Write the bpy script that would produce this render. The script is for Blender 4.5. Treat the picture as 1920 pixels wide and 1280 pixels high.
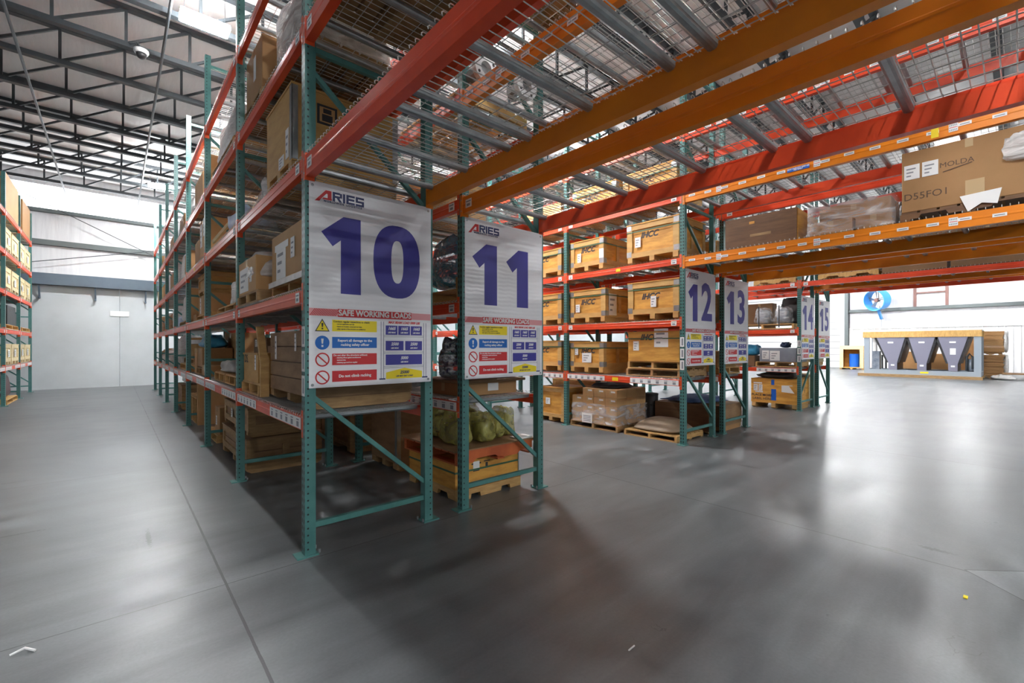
import bpy, math, random
from mathutils import Vector, Matrix, noise as mnoise
random.seed(11)
R = math.radians
SC = bpy.context.scene
COL = SC.collection
for _o in list(bpy.data.objects):
    bpy.data.objects.remove(_o)

# ------------------------------------------------------------------ camera, world, exposure
cd = bpy.data.cameras.new('camera')
cd.sensor_width = 36.0
cd.lens = 842.0 / 1920.0 * 36.0
cd.shift_y = 0.0051
cd.clip_start = 0.02
cd.clip_end = 200
cam = bpy.data.objects.new('camera', cd)
COL.objects.link(cam)
cam.location = (0, 0, 1.526)
cam.rotation_euler = (R(90), 0, R(-41.47))
SC.camera = cam
w = bpy.data.worlds.new('world')
SC.world = w
w.use_nodes = True
w.node_tree.nodes['Background'].inputs[0].default_value = (0.86, 0.93, 1.0, 1)
w.node_tree.nodes['Background'].inputs[1].default_value = 0.03
SC.view_settings.view_transform = 'Standard'
SC.view_settings.look = 'None'
SC.view_settings.gamma = 1.0
SC.view_settings.use_curve_mapping = False
SC.view_settings.exposure = 3.6
LAMP = 74.0       # emission of the high-bay lenses
SKYL = 0.7        # emission of the daylight panels
for k, v in dict(use_denoising=True, max_bounces=7, diffuse_bounces=4, glossy_bounces=3,
                 transmission_bounces=3, transparent_max_bounces=10, sample_clamp_indirect=8.0).items():
    try:
        setattr(SC.cycles, k, v)
    except Exception:
        pass

# ------------------------------------------------------------------ materials
def new_mat(name):
    m = bpy.data.materials.new(name)
    m.use_nodes = True
    nt = m.node_tree
    return m, nt, nt.nodes['Principled BSDF']

def nd(nt, typ, ins=None, **kw):
    n = nt.nodes.new(typ)
    for k, v in kw.items():
        setattr(n, k, v)
    for k, v in (ins or {}).items():
        if hasattr(v, 'is_linked'):
            nt.links.new(v, n.inputs[k])
        else:
            n.inputs[k].default_value = v
    return n

def mth(nt, op, a, b=0.0, c=0.0):
    return nd(nt, 'ShaderNodeMath', {0: a, 1: b, 2: c}, operation=op).outputs[0]

def c4(c):
    return (c[0], c[1], c[2], 1.0)

def s2l(r, g, b):
    f = lambda u: (u / 255.0 / 12.92) if u <= 10 else ((u / 255.0 + 0.055) / 1.055) ** 2.4
    return (f(r), f(g), f(b))

def mat(name, c, r=0.5, metal=0.0, c2=None, ns=5.0, st=(1, 1, 1), bump=0.0, bs=None, rv=0.0, lo=0.35, hi=0.65, rr=0.0):
    m, nt, b = new_mat(name)
    L = nt.links
    b.inputs['Roughness'].default_value = r
    b.inputs['Metallic'].default_value = metal
    tc = nd(nt, 'ShaderNodeTexCoord')
    mp = nd(nt, 'ShaderNodeMapping', {'Vector': tc.outputs['Object'], 'Scale': st})
    oi = nd(nt, 'ShaderNodeObjectInfo')
    off = nd(nt, 'ShaderNodeVectorMath', {0: mp.outputs[0], 1: oi.outputs['Random']}, operation='ADD')
    nz = nd(nt, 'ShaderNodeTexNoise', {'Vector': off.outputs[0], 'Scale': ns, 'Detail': 6.0, 'Roughness': 0.6})
    col = None
    if c2:
        mr = nd(nt, 'ShaderNodeMapRange', {0: nz.outputs[0], 1: lo, 2: hi})
        mx = nd(nt, 'ShaderNodeMix', {0: mr.outputs[0], 6: c4(c), 7: c4(c2)}, data_type='RGBA')
        col = mx.outputs[2]
        if rr:
            L.new(nd(nt, 'ShaderNodeMapRange', {0: nz.outputs[0], 1: lo, 2: hi, 3: r - rr, 4: r + rr}).outputs[0], b.inputs['Roughness'])
    if rv:
        vv = nd(nt, 'ShaderNodeMapRange', {0: oi.outputs['Random'], 3: 1 - rv, 4: 1 + rv})
        hs = nd(nt, 'ShaderNodeHueSaturation', {'Value': vv.outputs[0], 'Color': col or c4(c)})
        col = hs.outputs[0]
    if col:
        L.new(col, b.inputs['Base Color'])
    else:
        b.inputs['Base Color'].default_value = c4(c)
    if bump:
        z2 = nz
        if bs:
            z2 = nd(nt, 'ShaderNodeTexNoise', {'Vector': off.outputs[0], 'Scale': bs, 'Detail': 4.0})
        bp = nd(nt, 'ShaderNodeBump', {'Strength': bump, 'Distance': 0.02, 'Height': z2.outputs[0]})
        L.new(bp.outputs[0], b.inputs['Normal'])
    return m

def post_mat(name, s):
    """green powder coat with punched holes; s = -1 / +1 is the side of the outer face"""
    m, nt, b = new_mat(name)
    tc = nd(nt, 'ShaderNodeTexCoord')
    P = nd(nt, 'ShaderNodeSeparateXYZ', {0: tc.outputs['Object']})
    G = nd(nt, 'ShaderNodeNewGeometry')
    vt = nd(nt, 'ShaderNodeVectorTransform', {0: G.outputs['True Normal']}, vector_type='NORMAL', convert_from='WORLD', convert_to='OBJECT')
    Nn = nd(nt, 'ShaderNodeSeparateXYZ', {0: vt.outputs[0]})
    z = mth(nt, 'PINGPONG', mth(nt, 'ADD', P.outputs[2], 0.0254), 0.0254)      # 0 at mid pitch
    z = mth(nt, 'SUBTRACT', 0.0254, z)
    fy = mth(nt, 'GREATER_THAN', mth(nt, 'ABSOLUTE', Nn.outputs[1]), 0.6)
    fx = mth(nt, 'GREATER_THAN', mth(nt, 'MULTIPLY', Nn.outputs[0], float(s)), 0.6)
    dx = mth(nt, 'SUBTRACT', P.outputs[0], s * 0.016)
    r1 = mth(nt, 'SQRT', mth(nt, 'ADD', mth(nt, 'MULTIPLY', dx, dx), mth(nt, 'MULTIPLY', z, z)))
    h1 = mth(nt, 'MULTIPLY', mth(nt, 'LESS_THAN', r1, 0.0070), fy)
    dy = mth(nt, 'SUBTRACT', mth(nt, 'ABSOLUTE', P.outputs[1]), 0.019)
    zz = mth(nt, 'MULTIPLY', z, 0.55)
    r2 = mth(nt, 'SQRT', mth(nt, 'ADD', mth(nt, 'MULTIPLY', dy, dy), mth(nt, 'MULTIPLY', zz, zz)))
    h2 = mth(nt, 'MULTIPLY', mth(nt, 'LESS_THAN', r2, 0.0090), fx)
    hole = mth(nt, 'MAXIMUM', h1, h2)
    nz = nd(nt, 'ShaderNodeTexNoise', {'Vector': tc.outputs['Object'], 'Scale': 9.0, 'Detail': 5.0})
    mr = nd(nt, 'ShaderNodeMapRange', {0: nz.outputs[0], 1: 0.35, 2: 0.7})
    mx = nd(nt, 'ShaderNodeMix', {0: mr.outputs[0], 6: c4((0.05, 0.165, 0.155)), 7: c4((0.07, 0.205, 0.19))}, data_type='RGBA')
    hx = nd(nt, 'ShaderNodeMix', {0: hole, 6: mx.outputs[2], 7: c4((0.008, 0.011, 0.011))}, data_type='RGBA')  # shaded insides of the holes put into the colour as near black
    nt.links.new(hx.outputs[2], b.inputs['Base Color'])
    b.inputs['Roughness'].default_value = 0.42
    return m

def plastic_mat(name, c, vis=0.45, st=(3, 3, 14), rough=0.12, bump=0.9, ns=4.0):
    m, nt, b = new_mat(name)
    b.inputs['Base Color'].default_value = c4(c)
    b.inputs['Roughness'].default_value = rough
    tc = nd(nt, 'ShaderNodeTexCoord')
    mp = nd(nt, 'ShaderNodeMapping', {'Vector': tc.outputs['Object'], 'Scale': st, 'Rotation': (0.3, 0.4, 0.2)})
    nz = nd(nt, 'ShaderNodeTexNoise', {'Vector': mp.outputs[0], 'Scale': ns, 'Detail': 5.0, 'Distortion': 1.2})
    bp = nd(nt, 'ShaderNodeBump', {'Strength': bump, 'Distance': 0.05, 'Height': nz.outputs[0]})
    nt.links.new(bp.outputs[0], b.inputs['Normal'])
    mr = nd(nt, 'ShaderNodeMapRange', {0: nz.outputs[0], 1: 0.3, 2: 0.7, 3: max(0, vis - 0.3), 4: min(1, vis + 0.3)})
    tr = nd(nt, 'ShaderNodeBsdfTransparent', {0: (0.95, 0.95, 0.95, 1)})
    ms = nd(nt, 'ShaderNodeMixShader', {0: mr.outputs[0], 1: tr.outputs[0], 2: b.outputs[0]})
    nt.links.new(ms.outputs[0], nt.nodes['Material Output'].inputs[0])
    return m

def emit_mat(name, c, s):
    m, nt, b = new_mat(name)
    b.inputs['Base Color'].default_value = c4(c)
    b.inputs['Emission Color'].default_value = c4(c)
    b.inputs['Emission Strength'].default_value = s
    return m

M = {}
M['postL'] = post_mat('green_post_left_face', -1)
M['postR'] = post_mat('green_post_right_face', 1)
M['green'] = mat('green_powder_coat', (0.055, 0.19, 0.175), 0.42, c2=(0.08, 0.235, 0.215), ns=6)
M['red'] = mat('red_beam_paint', (0.78, 0.075, 0.018), 0.36, c2=(0.66, 0.055, 0.016), ns=3, st=(1, 1, 1), bump=0.05)
M['orange'] = mat('orange_beam_paint', (0.80, 0.235, 0.006), 0.36, c2=(0.70, 0.19, 0.005), ns=3, bump=0.05)
M['rust'] = mat('orange_red_connector', (0.68, 0.085, 0.02), 0.4)
M['galv'] = mat('galvanised_steel', (0.40, 0.42, 0.43), 0.38, 0.75, c2=(0.30, 0.32, 0.33), ns=10)
M['wire'] = mat('galvanised_wire', (0.50, 0.50, 0.48), 0.4, 0.6)
M['white'] = mat('white_paper', (0.78, 0.78, 0.77), 0.6)
M['ink'] = mat('dark_print', (0.035, 0.035, 0.04), 0.6)
M['marker'] = mat('brown_marker_ink', (0.09, 0.05, 0.03), 0.6)
M['grey_ink'] = mat('grey_print', (0.25, 0.26, 0.29), 0.6)
M['yellow'] = mat('yellow_sticker', (0.85, 0.62, 0.01), 0.5)
M['bluest'] = mat('blue_sticker', (0.01, 0.12, 0.55), 0.5)
M['ply'] = mat('pale_plywood', (0.60, 0.36, 0.12), 0.62, c2=(0.48, 0.27, 0.08), ns=2.2, st=(1.4, 1.4, 5), bump=0.08, bs=30, rv=0.1)
M['ply2'] = mat('honey_plywood', (0.70, 0.36, 0.065), 0.6, c2=(0.50, 0.225, 0.035), ns=2.4, st=(1.0, 1.0, 5), bump=0.08, bs=30, rv=0.1, lo=0.4, hi=0.62)
M['plydark'] = mat('dark_plywood', (0.17, 0.085, 0.035), 0.6, c2=(0.11, 0.052, 0.022), ns=2.5, st=(1, 1, 6), bump=0.08, rv=0.1)
M['oldply'] = mat('weathered_plywood', (0.34, 0.20, 0.095), 0.65, c2=(0.21, 0.115, 0.05), ns=2.2, st=(1.2, 1.2, 4), bump=0.1, rv=0.1)
M['lumber'] = mat('pale_lumber', (0.60, 0.37, 0.14), 0.65, c2=(0.46, 0.265, 0.09), ns=3, st=(2, 2, 10), bump=0.1, rv=0.14)
M['oldlum'] = mat('old_lumber', (0.40, 0.25, 0.11), 0.7, c2=(0.27, 0.155, 0.065), ns=3, st=(2, 2, 10), bump=0.12, rv=0.16)
M['pale'] = mat('pale_new_pine', (0.74, 0.62, 0.36), 0.6, c2=(0.64, 0.52, 0.29), ns=3, st=(2, 2, 8), rv=0.08)
M['card'] = mat('brown_cardboard', (0.40, 0.215, 0.085), 0.7, c2=(0.35, 0.185, 0.07), ns=2, rv=0.1)
M['card2'] = mat('tan_cardboard', (0.54, 0.32, 0.135), 0.7, c2=(0.48, 0.275, 0.11), ns=2, rv=0.08)
M['carddk'] = mat('dark_cardboard', (0.24, 0.135, 0.065), 0.7, c2=(0.2, 0.11, 0.05), ns=2, rv=0.1)
M['tape'] = mat('packing_tape', (0.50, 0.36, 0.20), 0.25)
M['strap'] = mat('green_strap', (0.05, 0.13, 0.07), 0.35)
M['black'] = mat('black_rubber', (0.018, 0.018, 0.02), 0.45, c2=(0.04, 0.04, 0.042), ns=6)
M['maroon'] = mat('maroon_vinyl', (0.06, 0.012, 0.016), 0.4)
M['greypl'] = mat('grey_plastic', (0.30, 0.29, 0.28), 0.35, c2=(0.42, 0.41, 0.40), ns=5, bump=0.3, bs=8)
M['bluepl'] = mat('blue_plastic', (0.03, 0.25, 0.48), 0.3, c2=(0.06, 0.38, 0.62), ns=6, bump=0.5, bs=9)
M['bluefoam'] = mat('pale_blue_foam', (0.42, 0.56, 0.80), 0.5, c2=(0.62, 0.70, 0.85), ns=8, bump=0.5, bs=12)
M['wrap'] = plastic_mat('clear_stretch_wrap', (0.80, 0.80, 0.82), 0.30, st=(1.2, 1.2, 4), rough=0.08, ns=2.2)
M['wrapw'] = plastic_mat('milky_stretch_wrap', (0.80, 0.79, 0.78), 0.66, st=(1.2, 1.2, 4), ns=2.6)
M['yelbag'] = plastic_mat('yellow_film', (0.50, 0.46, 0.13), 0.55, st=(2, 2, 3), rough=0.1, bump=0.9, ns=2.5)
M['bluebag'] = plastic_mat('blue_film', (0.02, 0.17, 0.30), 0.9, st=(3, 3, 5), rough=0.15)
M['navybag'] = plastic_mat('navy_film', (0.05, 0.055, 0.12), 0.85, st=(3, 3, 5), rough=0.15)
M['lumps'] = mat('olive_castings', (0.20, 0.17, 0.04), 0.5, c2=(0.07, 0.06, 0.02), ns=7, bump=0.3)
M['tarp'] = mat('brown_tarp', (0.30, 0.22, 0.15), 0.6, c2=(0.22, 0.155, 0.10), ns=2.5, bump=0.4, bs=6)
M['navyrag'] = mat('blue_fabric', (0.05, 0.09, 0.2), 0.8, c2=(0.09, 0.14, 0.28), ns=8, bump=0.6, bs=20)
M['greyshroud'] = mat('grey_blue_shroud', (0.30, 0.33, 0.38), 0.35, c2=(0.24, 0.27, 0.32), ns=3, bump=0.3, bs=8)
M['whitebag'] = mat('white_film_bundle', (0.74, 0.73, 0.72), 0.3, c2=(0.55, 0.53, 0.51), ns=4, st=(2, 2, 8), bump=0.9, bs=5, rv=0.05)
M['orangepal'] = mat('orange_painted_wood', (0.58, 0.13, 0.03), 0.55, c2=(0.42, 0.08, 0.02), ns=4, rv=0.05)
M['drum'] = mat('fibre_drum', (0.46, 0.27, 0.08), 0.5, c2=(0.38, 0.2, 0.06), ns=3)
M['bluedrum'] = mat('blue_steel_drum', (0.01, 0.13, 0.62), 0.35)
M['dkblue'] = mat('dark_blue_steel', (0.012, 0.035, 0.10), 0.4)
M['motor'] = mat('grey_blue_casting', (0.14, 0.17, 0.22), 0.35, c2=(0.30, 0.33, 0.38), ns=5, bump=0.3)
M['steel'] = mat('dark_structural_steel', (0.035, 0.042, 0.048), 0.5, c2=(0.05, 0.058, 0.064), ns=3)
M['bluesteel'] = mat('blue_grey_steel', (0.085, 0.115, 0.15), 0.5, c2=(0.10, 0.135, 0.17), ns=2)
M['girt'] = mat('grey_green_steel', (0.11, 0.13, 0.13), 0.5)
M['chill'] = mat('lavender_grey_panel', (0.21, 0.205, 0.27), 0.5)
M['chillfr'] = mat('light_grey_steel', (0.30, 0.345, 0.39), 0.45)
M['fanblue'] = mat('bright_blue_paint', (0.06, 0.33, 0.80), 0.35)
M['brownst'] = mat('brown_primer_steel', (0.20, 0.10, 0.085), 0.5)
M['navy'] = mat('navy_print', (0.043, 0.040, 0.30), 0.45)
M['navyd'] = mat('dark_navy_print', (0.022, 0.035, 0.13), 0.45)
M['redp'] = mat('red_print', (0.60, 0.02, 0.025), 0.45)
M['pinkp'] = mat('pink_print', (0.80, 0.36, 0.38), 0.45)
M['yelp'] = mat('yellow_print', (0.88, 0.70, 0.01), 0.45)
M['bluep'] = mat('blue_print', (0.0, 0.13, 0.50), 0.45)
M['lensm'] = emit_mat('lamp_lens', (0.965, 0.985, 1.0), LAMP)
M['skyl'] = emit_mat('daylight_panel', (0.93, 0.96, 1.0), SKYL)
M['lamphouse'] = emit_mat('glowing_lamp_housing', (0.965, 0.985, 1.0), LAMP * 0.12)  # housing glow added as uplight to brighten the roof
M['whitepaint'] = mat('white_paint', (0.7, 0.7, 0.7), 0.4)
M['foam'] = mat('white_foam', (0.78, 0.77, 0.75), 0.6)
M['barewood'] = mat('fresh_timber', (0.62, 0.38, 0.13), 0.6, c2=(0.48, 0.27, 0.08), ns=3, st=(2, 8, 2), rv=0.05)

def banner_mat():
    m, nt, b = new_mat('white_banner_vinyl')
    b.inputs['Roughness'].default_value = 0.28
    b.inputs['Base Color'].default_value = (0.84, 0.835, 0.86, 1)
    tc = nd(nt, 'ShaderNodeTexCoord')
    wv = nd(nt, 'ShaderNodeTexWave', {'Vector': tc.outputs['Object'], 'Scale': 8.0, 'Distortion': 2.5, 'Detail': 1.0}, bands_direction='Z')
    bp = nd(nt, 'ShaderNodeBump', {'Strength': 0.06, 'Distance': 0.02, 'Height': wv.outputs[0]})
    nt.links.new(bp.outputs[0], b.inputs['Normal'])
    return m
M['vinyl'] = banner_mat()

# ------------------------------------------------------------------ mesh helpers
class MB:
    def __init__(s):
        s.v = []; s.f = []; s.mi = []; s.m = 0
    def add(s, vs, fs):
        o = len(s.v)
        s.v += [tuple(q) for q in vs]
        for q in fs:
            s.f.append(tuple(i + o for i in q)); s.mi.append(s.m)
        return s
    def box(s, x0, x1, y0, y1, z0, z1):
        return s.add([(x0, y0, z0), (x1, y0, z0), (x1, y1, z0), (x0, y1, z0), (x0, y0, z1), (x1, y0, z1), (x1, y1, z1), (x0, y1, z1)],
                     [(0, 3, 2, 1), (4, 5, 6, 7), (0, 1, 5, 4), (1, 2, 6, 5), (2, 3, 7, 6), (3, 0, 4, 7)])
    def bar(s, p, q, wd, ht, up=(0, 0, 1)):
        p = Vector(p); q = Vector(q); d = (q - p).normalized(); u = Vector(up)
        if abs(d.dot(u)) > 0.98: u = Vector((0, 1, 0))
        a = d.cross(u).normalized() * (wd / 2); b = a.cross(d).normalized() * (ht / 2)
        vs = [p - a - b, p + a - b, p + a + b, p - a + b, q - a - b, q + a - b, q + a + b, q - a + b]
        return s.add(vs, [(0, 3, 2, 1), (4, 5, 6, 7), (0, 1, 5, 4), (1, 2, 6, 5), (2, 3, 7, 6), (3, 0, 4, 7)])
    def tube(s, pts, r, n=8, cap=True):
        pts = [Vector(p) for p in pts]; rings = []
        for i, p in enumerate(pts):
            d = (pts[min(i + 1, len(pts) - 1)] - pts[max(i - 1, 0)]).normalized()
            u = Vector((0, 0, 1)) if abs(d.z) < 0.9 else Vector((0, 1, 0))
            a = d.cross(u).normalized(); b = a.cross(d).normalized()
            rad = r[i] if isinstance(r, (list, tuple)) else r
            rings.append([p + (a * math.cos(2 * math.pi * k / n) + b * math.sin(2 * math.pi * k / n)) * rad for k in range(n)])
        vs = [q for g in rings for q in g]; fs = []
        for i in range(len(pts) - 1):
            for k in range(n):
                k2 = (k + 1) % n
                fs.append((i * n + k, i * n + k2, (i + 1) * n + k2, (i + 1) * n + k))
        if cap:
            fs.append(tuple(range(n - 1, -1, -1))); fs.append(tuple((len(pts) - 1) * n + k for k in range(n)))
        return s.add(vs, fs)
    def prism(s, poly, axis, t0, t1):
        """poly = (a,b) pairs; axis 'y': a=x b=z, axis 'x': a=y b=z, axis 'z': a=x b=y"""
        n = len(poly)
        P = {'y': lambda a, b, t: (a, t, b), 'x': lambda a, b, t: (t, a, b), 'z': lambda a, b, t: (a, b, t)}[axis]
        vs = [P(a, b, t0) for a, b in poly] + [P(a, b, t1) for a, b in poly]
        fs = [tuple(range(n - 1, -1, -1)), tuple(range(n, 2 * n))]
        for i in range(n):
            j = (i + 1) % n
            fs.append((i, j, n + j, n + i))
        return s.add(vs, fs)
    def ring(s, outer, inner, axis, t0, t1):
        n = len(outer)
        P = {'y': lambda a, b, t: (a, t, b), 'x': lambda a, b, t: (t, a, b), 'z': lambda a, b, t: (a, b, t)}[axis]
        vs = [P(a, b, t) for t in (t0, t1) for L in (outer, inner) for a, b in L]
        fs = []
        for i in range(n):
            j = (i + 1) % n
            fs += [(i, j, n + j, n + i), (2 * n + i, 3 * n + i, 3 * n + j, 2 * n + j), (i, 2 * n + i, 2 * n + j, j), (n + i, n + j, 3 * n + j, 3 * n + i)]
        return s.add(vs, fs)
    def lathe(s, prof, cx, cy, n=20):
        vs = []; fs = []
        for r, z in prof:
            vs += [(cx + r * math.cos(2 * math.pi * k / n), cy + r * math.sin(2 * math.pi * k / n), z) for k in range(n)]
        for i in range(len(prof) - 1):
            for k in range(n):
                k2 = (k + 1) % n
                fs.append((i * n + k, i * n + k2, (i + 1) * n + k2, (i + 1) * n + k))
        fs.append(tuple(range(n - 1, -1, -1))); fs.append(tuple((len(prof) - 1) * n + k for k in range(n)))
        return s.add(vs, fs)
    def lump(s, x0, x1, y0, y1, z0, z1, amp=0.12, freq=2.2, seed=0.0, n=14, rnd=0.5, top=1.0, flatbase=True):
        """a rounded, creased mass filling the given box"""
        cx, cy = (x0 + x1) / 2, (y0 + y1) / 2
        hx, hy, hz = (x1 - x0) / 2, (y1 - y0) / 2, (z1 - z0)
        vs = []; fs = []; m = 2 * n
        for i in range(n + 1):
            t = i / n
            ph = -math.pi / 2 + math.pi * t
            cr = abs(math.cos(ph)) ** rnd; sz = math.copysign(abs(math.sin(ph)) ** rnd, math.sin(ph))
            for k in range(m):
                a = 2 * math.pi * k / m
                ca = math.copysign(abs(math.cos(a)) ** rnd, math.cos(a)); sa = math.copysign(abs(math.sin(a)) ** rnd, math.sin(a))
                z = (sz + 1) / 2
                tp = 1 - (1 - top) * z
                p = Vector((ca * cr * tp, sa * cr * tp, z))
                nv = mnoise.noise(p * freq + Vector((seed, seed * 1.7, seed * 0.3))) + 0.5 * mnoise.noise(p * freq * 2.7 + Vector((seed * 2, 3, seed)))
                q = 1 + amp * nv
                zz = z * (1 + amp * 0.8 * nv) if z > 0.05 else z
                vs.append((cx + hx * p.x * q * 0.97, cy + hy * p.y * q * 0.97, z0 + hz * min(zz, 1.04)))
        for i in range(n):
            for k in range(m):
                k2 = (k + 1) % m
                fs.append((i * m + k, i * m + k2, (i + 1) * m + k2, (i + 1) * m + k))
        return s.add(vs, fs)
    def build(s, name, mats, parent=None, loc=None, smooth=False, bevel=0.0):
        if not isinstance(mats, (list, tuple)): mats = [mats]
        mats = [M[q] if isinstance(q, str) else q for q in mats]
        o0 = Vector(loc) if loc is not None else Vector((0, 0, 0))
        if parent is not None and loc is None: o0 = world_loc(parent)
        me = bpy.data.meshes.new(name)
        me.from_pydata([tuple(Vector(q) - o0) for q in s.v], [], s.f)
        for q in mats: me.materials.append(q)
        me.polygons.foreach_set('material_index', s.mi)
        if smooth: me.polygons.foreach_set('use_smooth', [True] * len(s.f))
        me.update()
        o = bpy.data.objects.new(name, me)
        COL.objects.link(o)
        if parent is not None:
            o.parent = parent
            if loc is not None: o.location = o0 - world_loc(parent)
        else:
            o.location = o0
        if bevel:
            bv = o.modifiers.new('bevel', 'BEVEL'); bv.width = bevel; bv.segments = 2; bv.limit_method = 'ANGLE'
        return o

def world_loc(o):
    p = Vector(o.location)
    while o.parent is not None:
        o = o.parent; p = p + Vector(o.location)
    return p

def tag(o, label, cat, group=None, kind=None):
    if label: o['label'] = wordy(label)
    if cat: o['category'] = cat
    if group: o['group'] = wordy(group)
    if kind: o['kind'] = kind
    return o

NUMW = {9: 'nine', 10: 'ten', 11: 'eleven', 12: 'twelve', 13: 'thirteen', 14: 'fourteen', 15: 'fifteen'}
def wordy(s):
    if not s: return s
    for n, q in NUMW.items():
        for k in ('rack', 'banner', 'banners', 'racks', 'number', 'and', 'to'):
            s = s.replace('%s %d' % (k, n), '%s %s' % (k, q))
    return s

def thing(name, label, cat, loc, group=None):
    o = bpy.data.objects.new(name, None)
    o.empty_display_size = 0.1
    COL.objects.link(o); o.location = loc
    return tag(o, label, cat, group)

def struct(name, mb, m, **kw):
    o = mb.build(name, m, **kw); o['kind'] = 'structure'
    return o

def dup(root, loc, rz=0.0, label=None, group=None):
    def cp(o, par):
        c = o.copy(); COL.objects.link(c)
        c.parent = par
        for ch in o.children: cp(ch, c)
        return c
    c = cp(root, None)
    c.location = loc; c.rotation_euler = (0, 0, rz)
    if label: c['label'] = wordy(label)
    if group: c['group'] = wordy(group)
    return c

_tx = {}
def text_mesh(s, size, off=0.0, shear=0.0, align='CENTER', sp=1.0):
    key = (s, size, off, shear, align, sp)
    if key not in _tx:
        c = bpy.data.curves.new('txt', 'FONT'); c.body = s; c.size = size; c.offset = off; c.shear = shear
        c.align_x = align; c.align_y = 'CENTER'; c.extrude = 0.0004; c.space_character = sp; c.resolution_u = 3
        o = bpy.data.objects.new('txt', c); COL.objects.link(o)
        dg = bpy.context.evaluated_depsgraph_get()
        me = bpy.data.meshes.new_from_object(o.evaluated_get(dg))
        bpy.data.objects.remove(o)
        _tx[key] = me
    return _tx[key]

FACE_ROT = {'F': (R(90), 0, 0), 'L': (R(90), 0, R(-90)), 'B': (R(90), 0, R(180)), 'T': (0, 0, 0)}
def text(parent, s, size, loc, m, face='F', off=0.0, shear=0.0, align='CENTER', name='lettering', rz=0.0, sp=1.0, sx=1.0):
    """loc is in world coordinates"""
    me = text_mesh(s, size, off, shear, align, sp).copy()
    me.materials.clear(); me.materials.append(M[m])
    o = bpy.data.objects.new(name, me); COL.objects.link(o)
    o.parent = parent; o.location = Vector(loc) - world_loc(parent)
    o.rotation_mode = 'XYZ'
    rot = Matrix.Rotation(FACE_ROT[face][2], 4, 'Z') @ Matrix.Rotation(FACE_ROT[face][0], 4, 'X') @ Matrix.Rotation(rz, 4, 'Z')
    o.rotation_euler = rot.to_euler()
    o.scale = (sx, 1, 1)
    return o
ORD = ['first', 'second', 'third', 'fourth', 'fifth', 'sixth', 'seventh', 'eighth']
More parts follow.
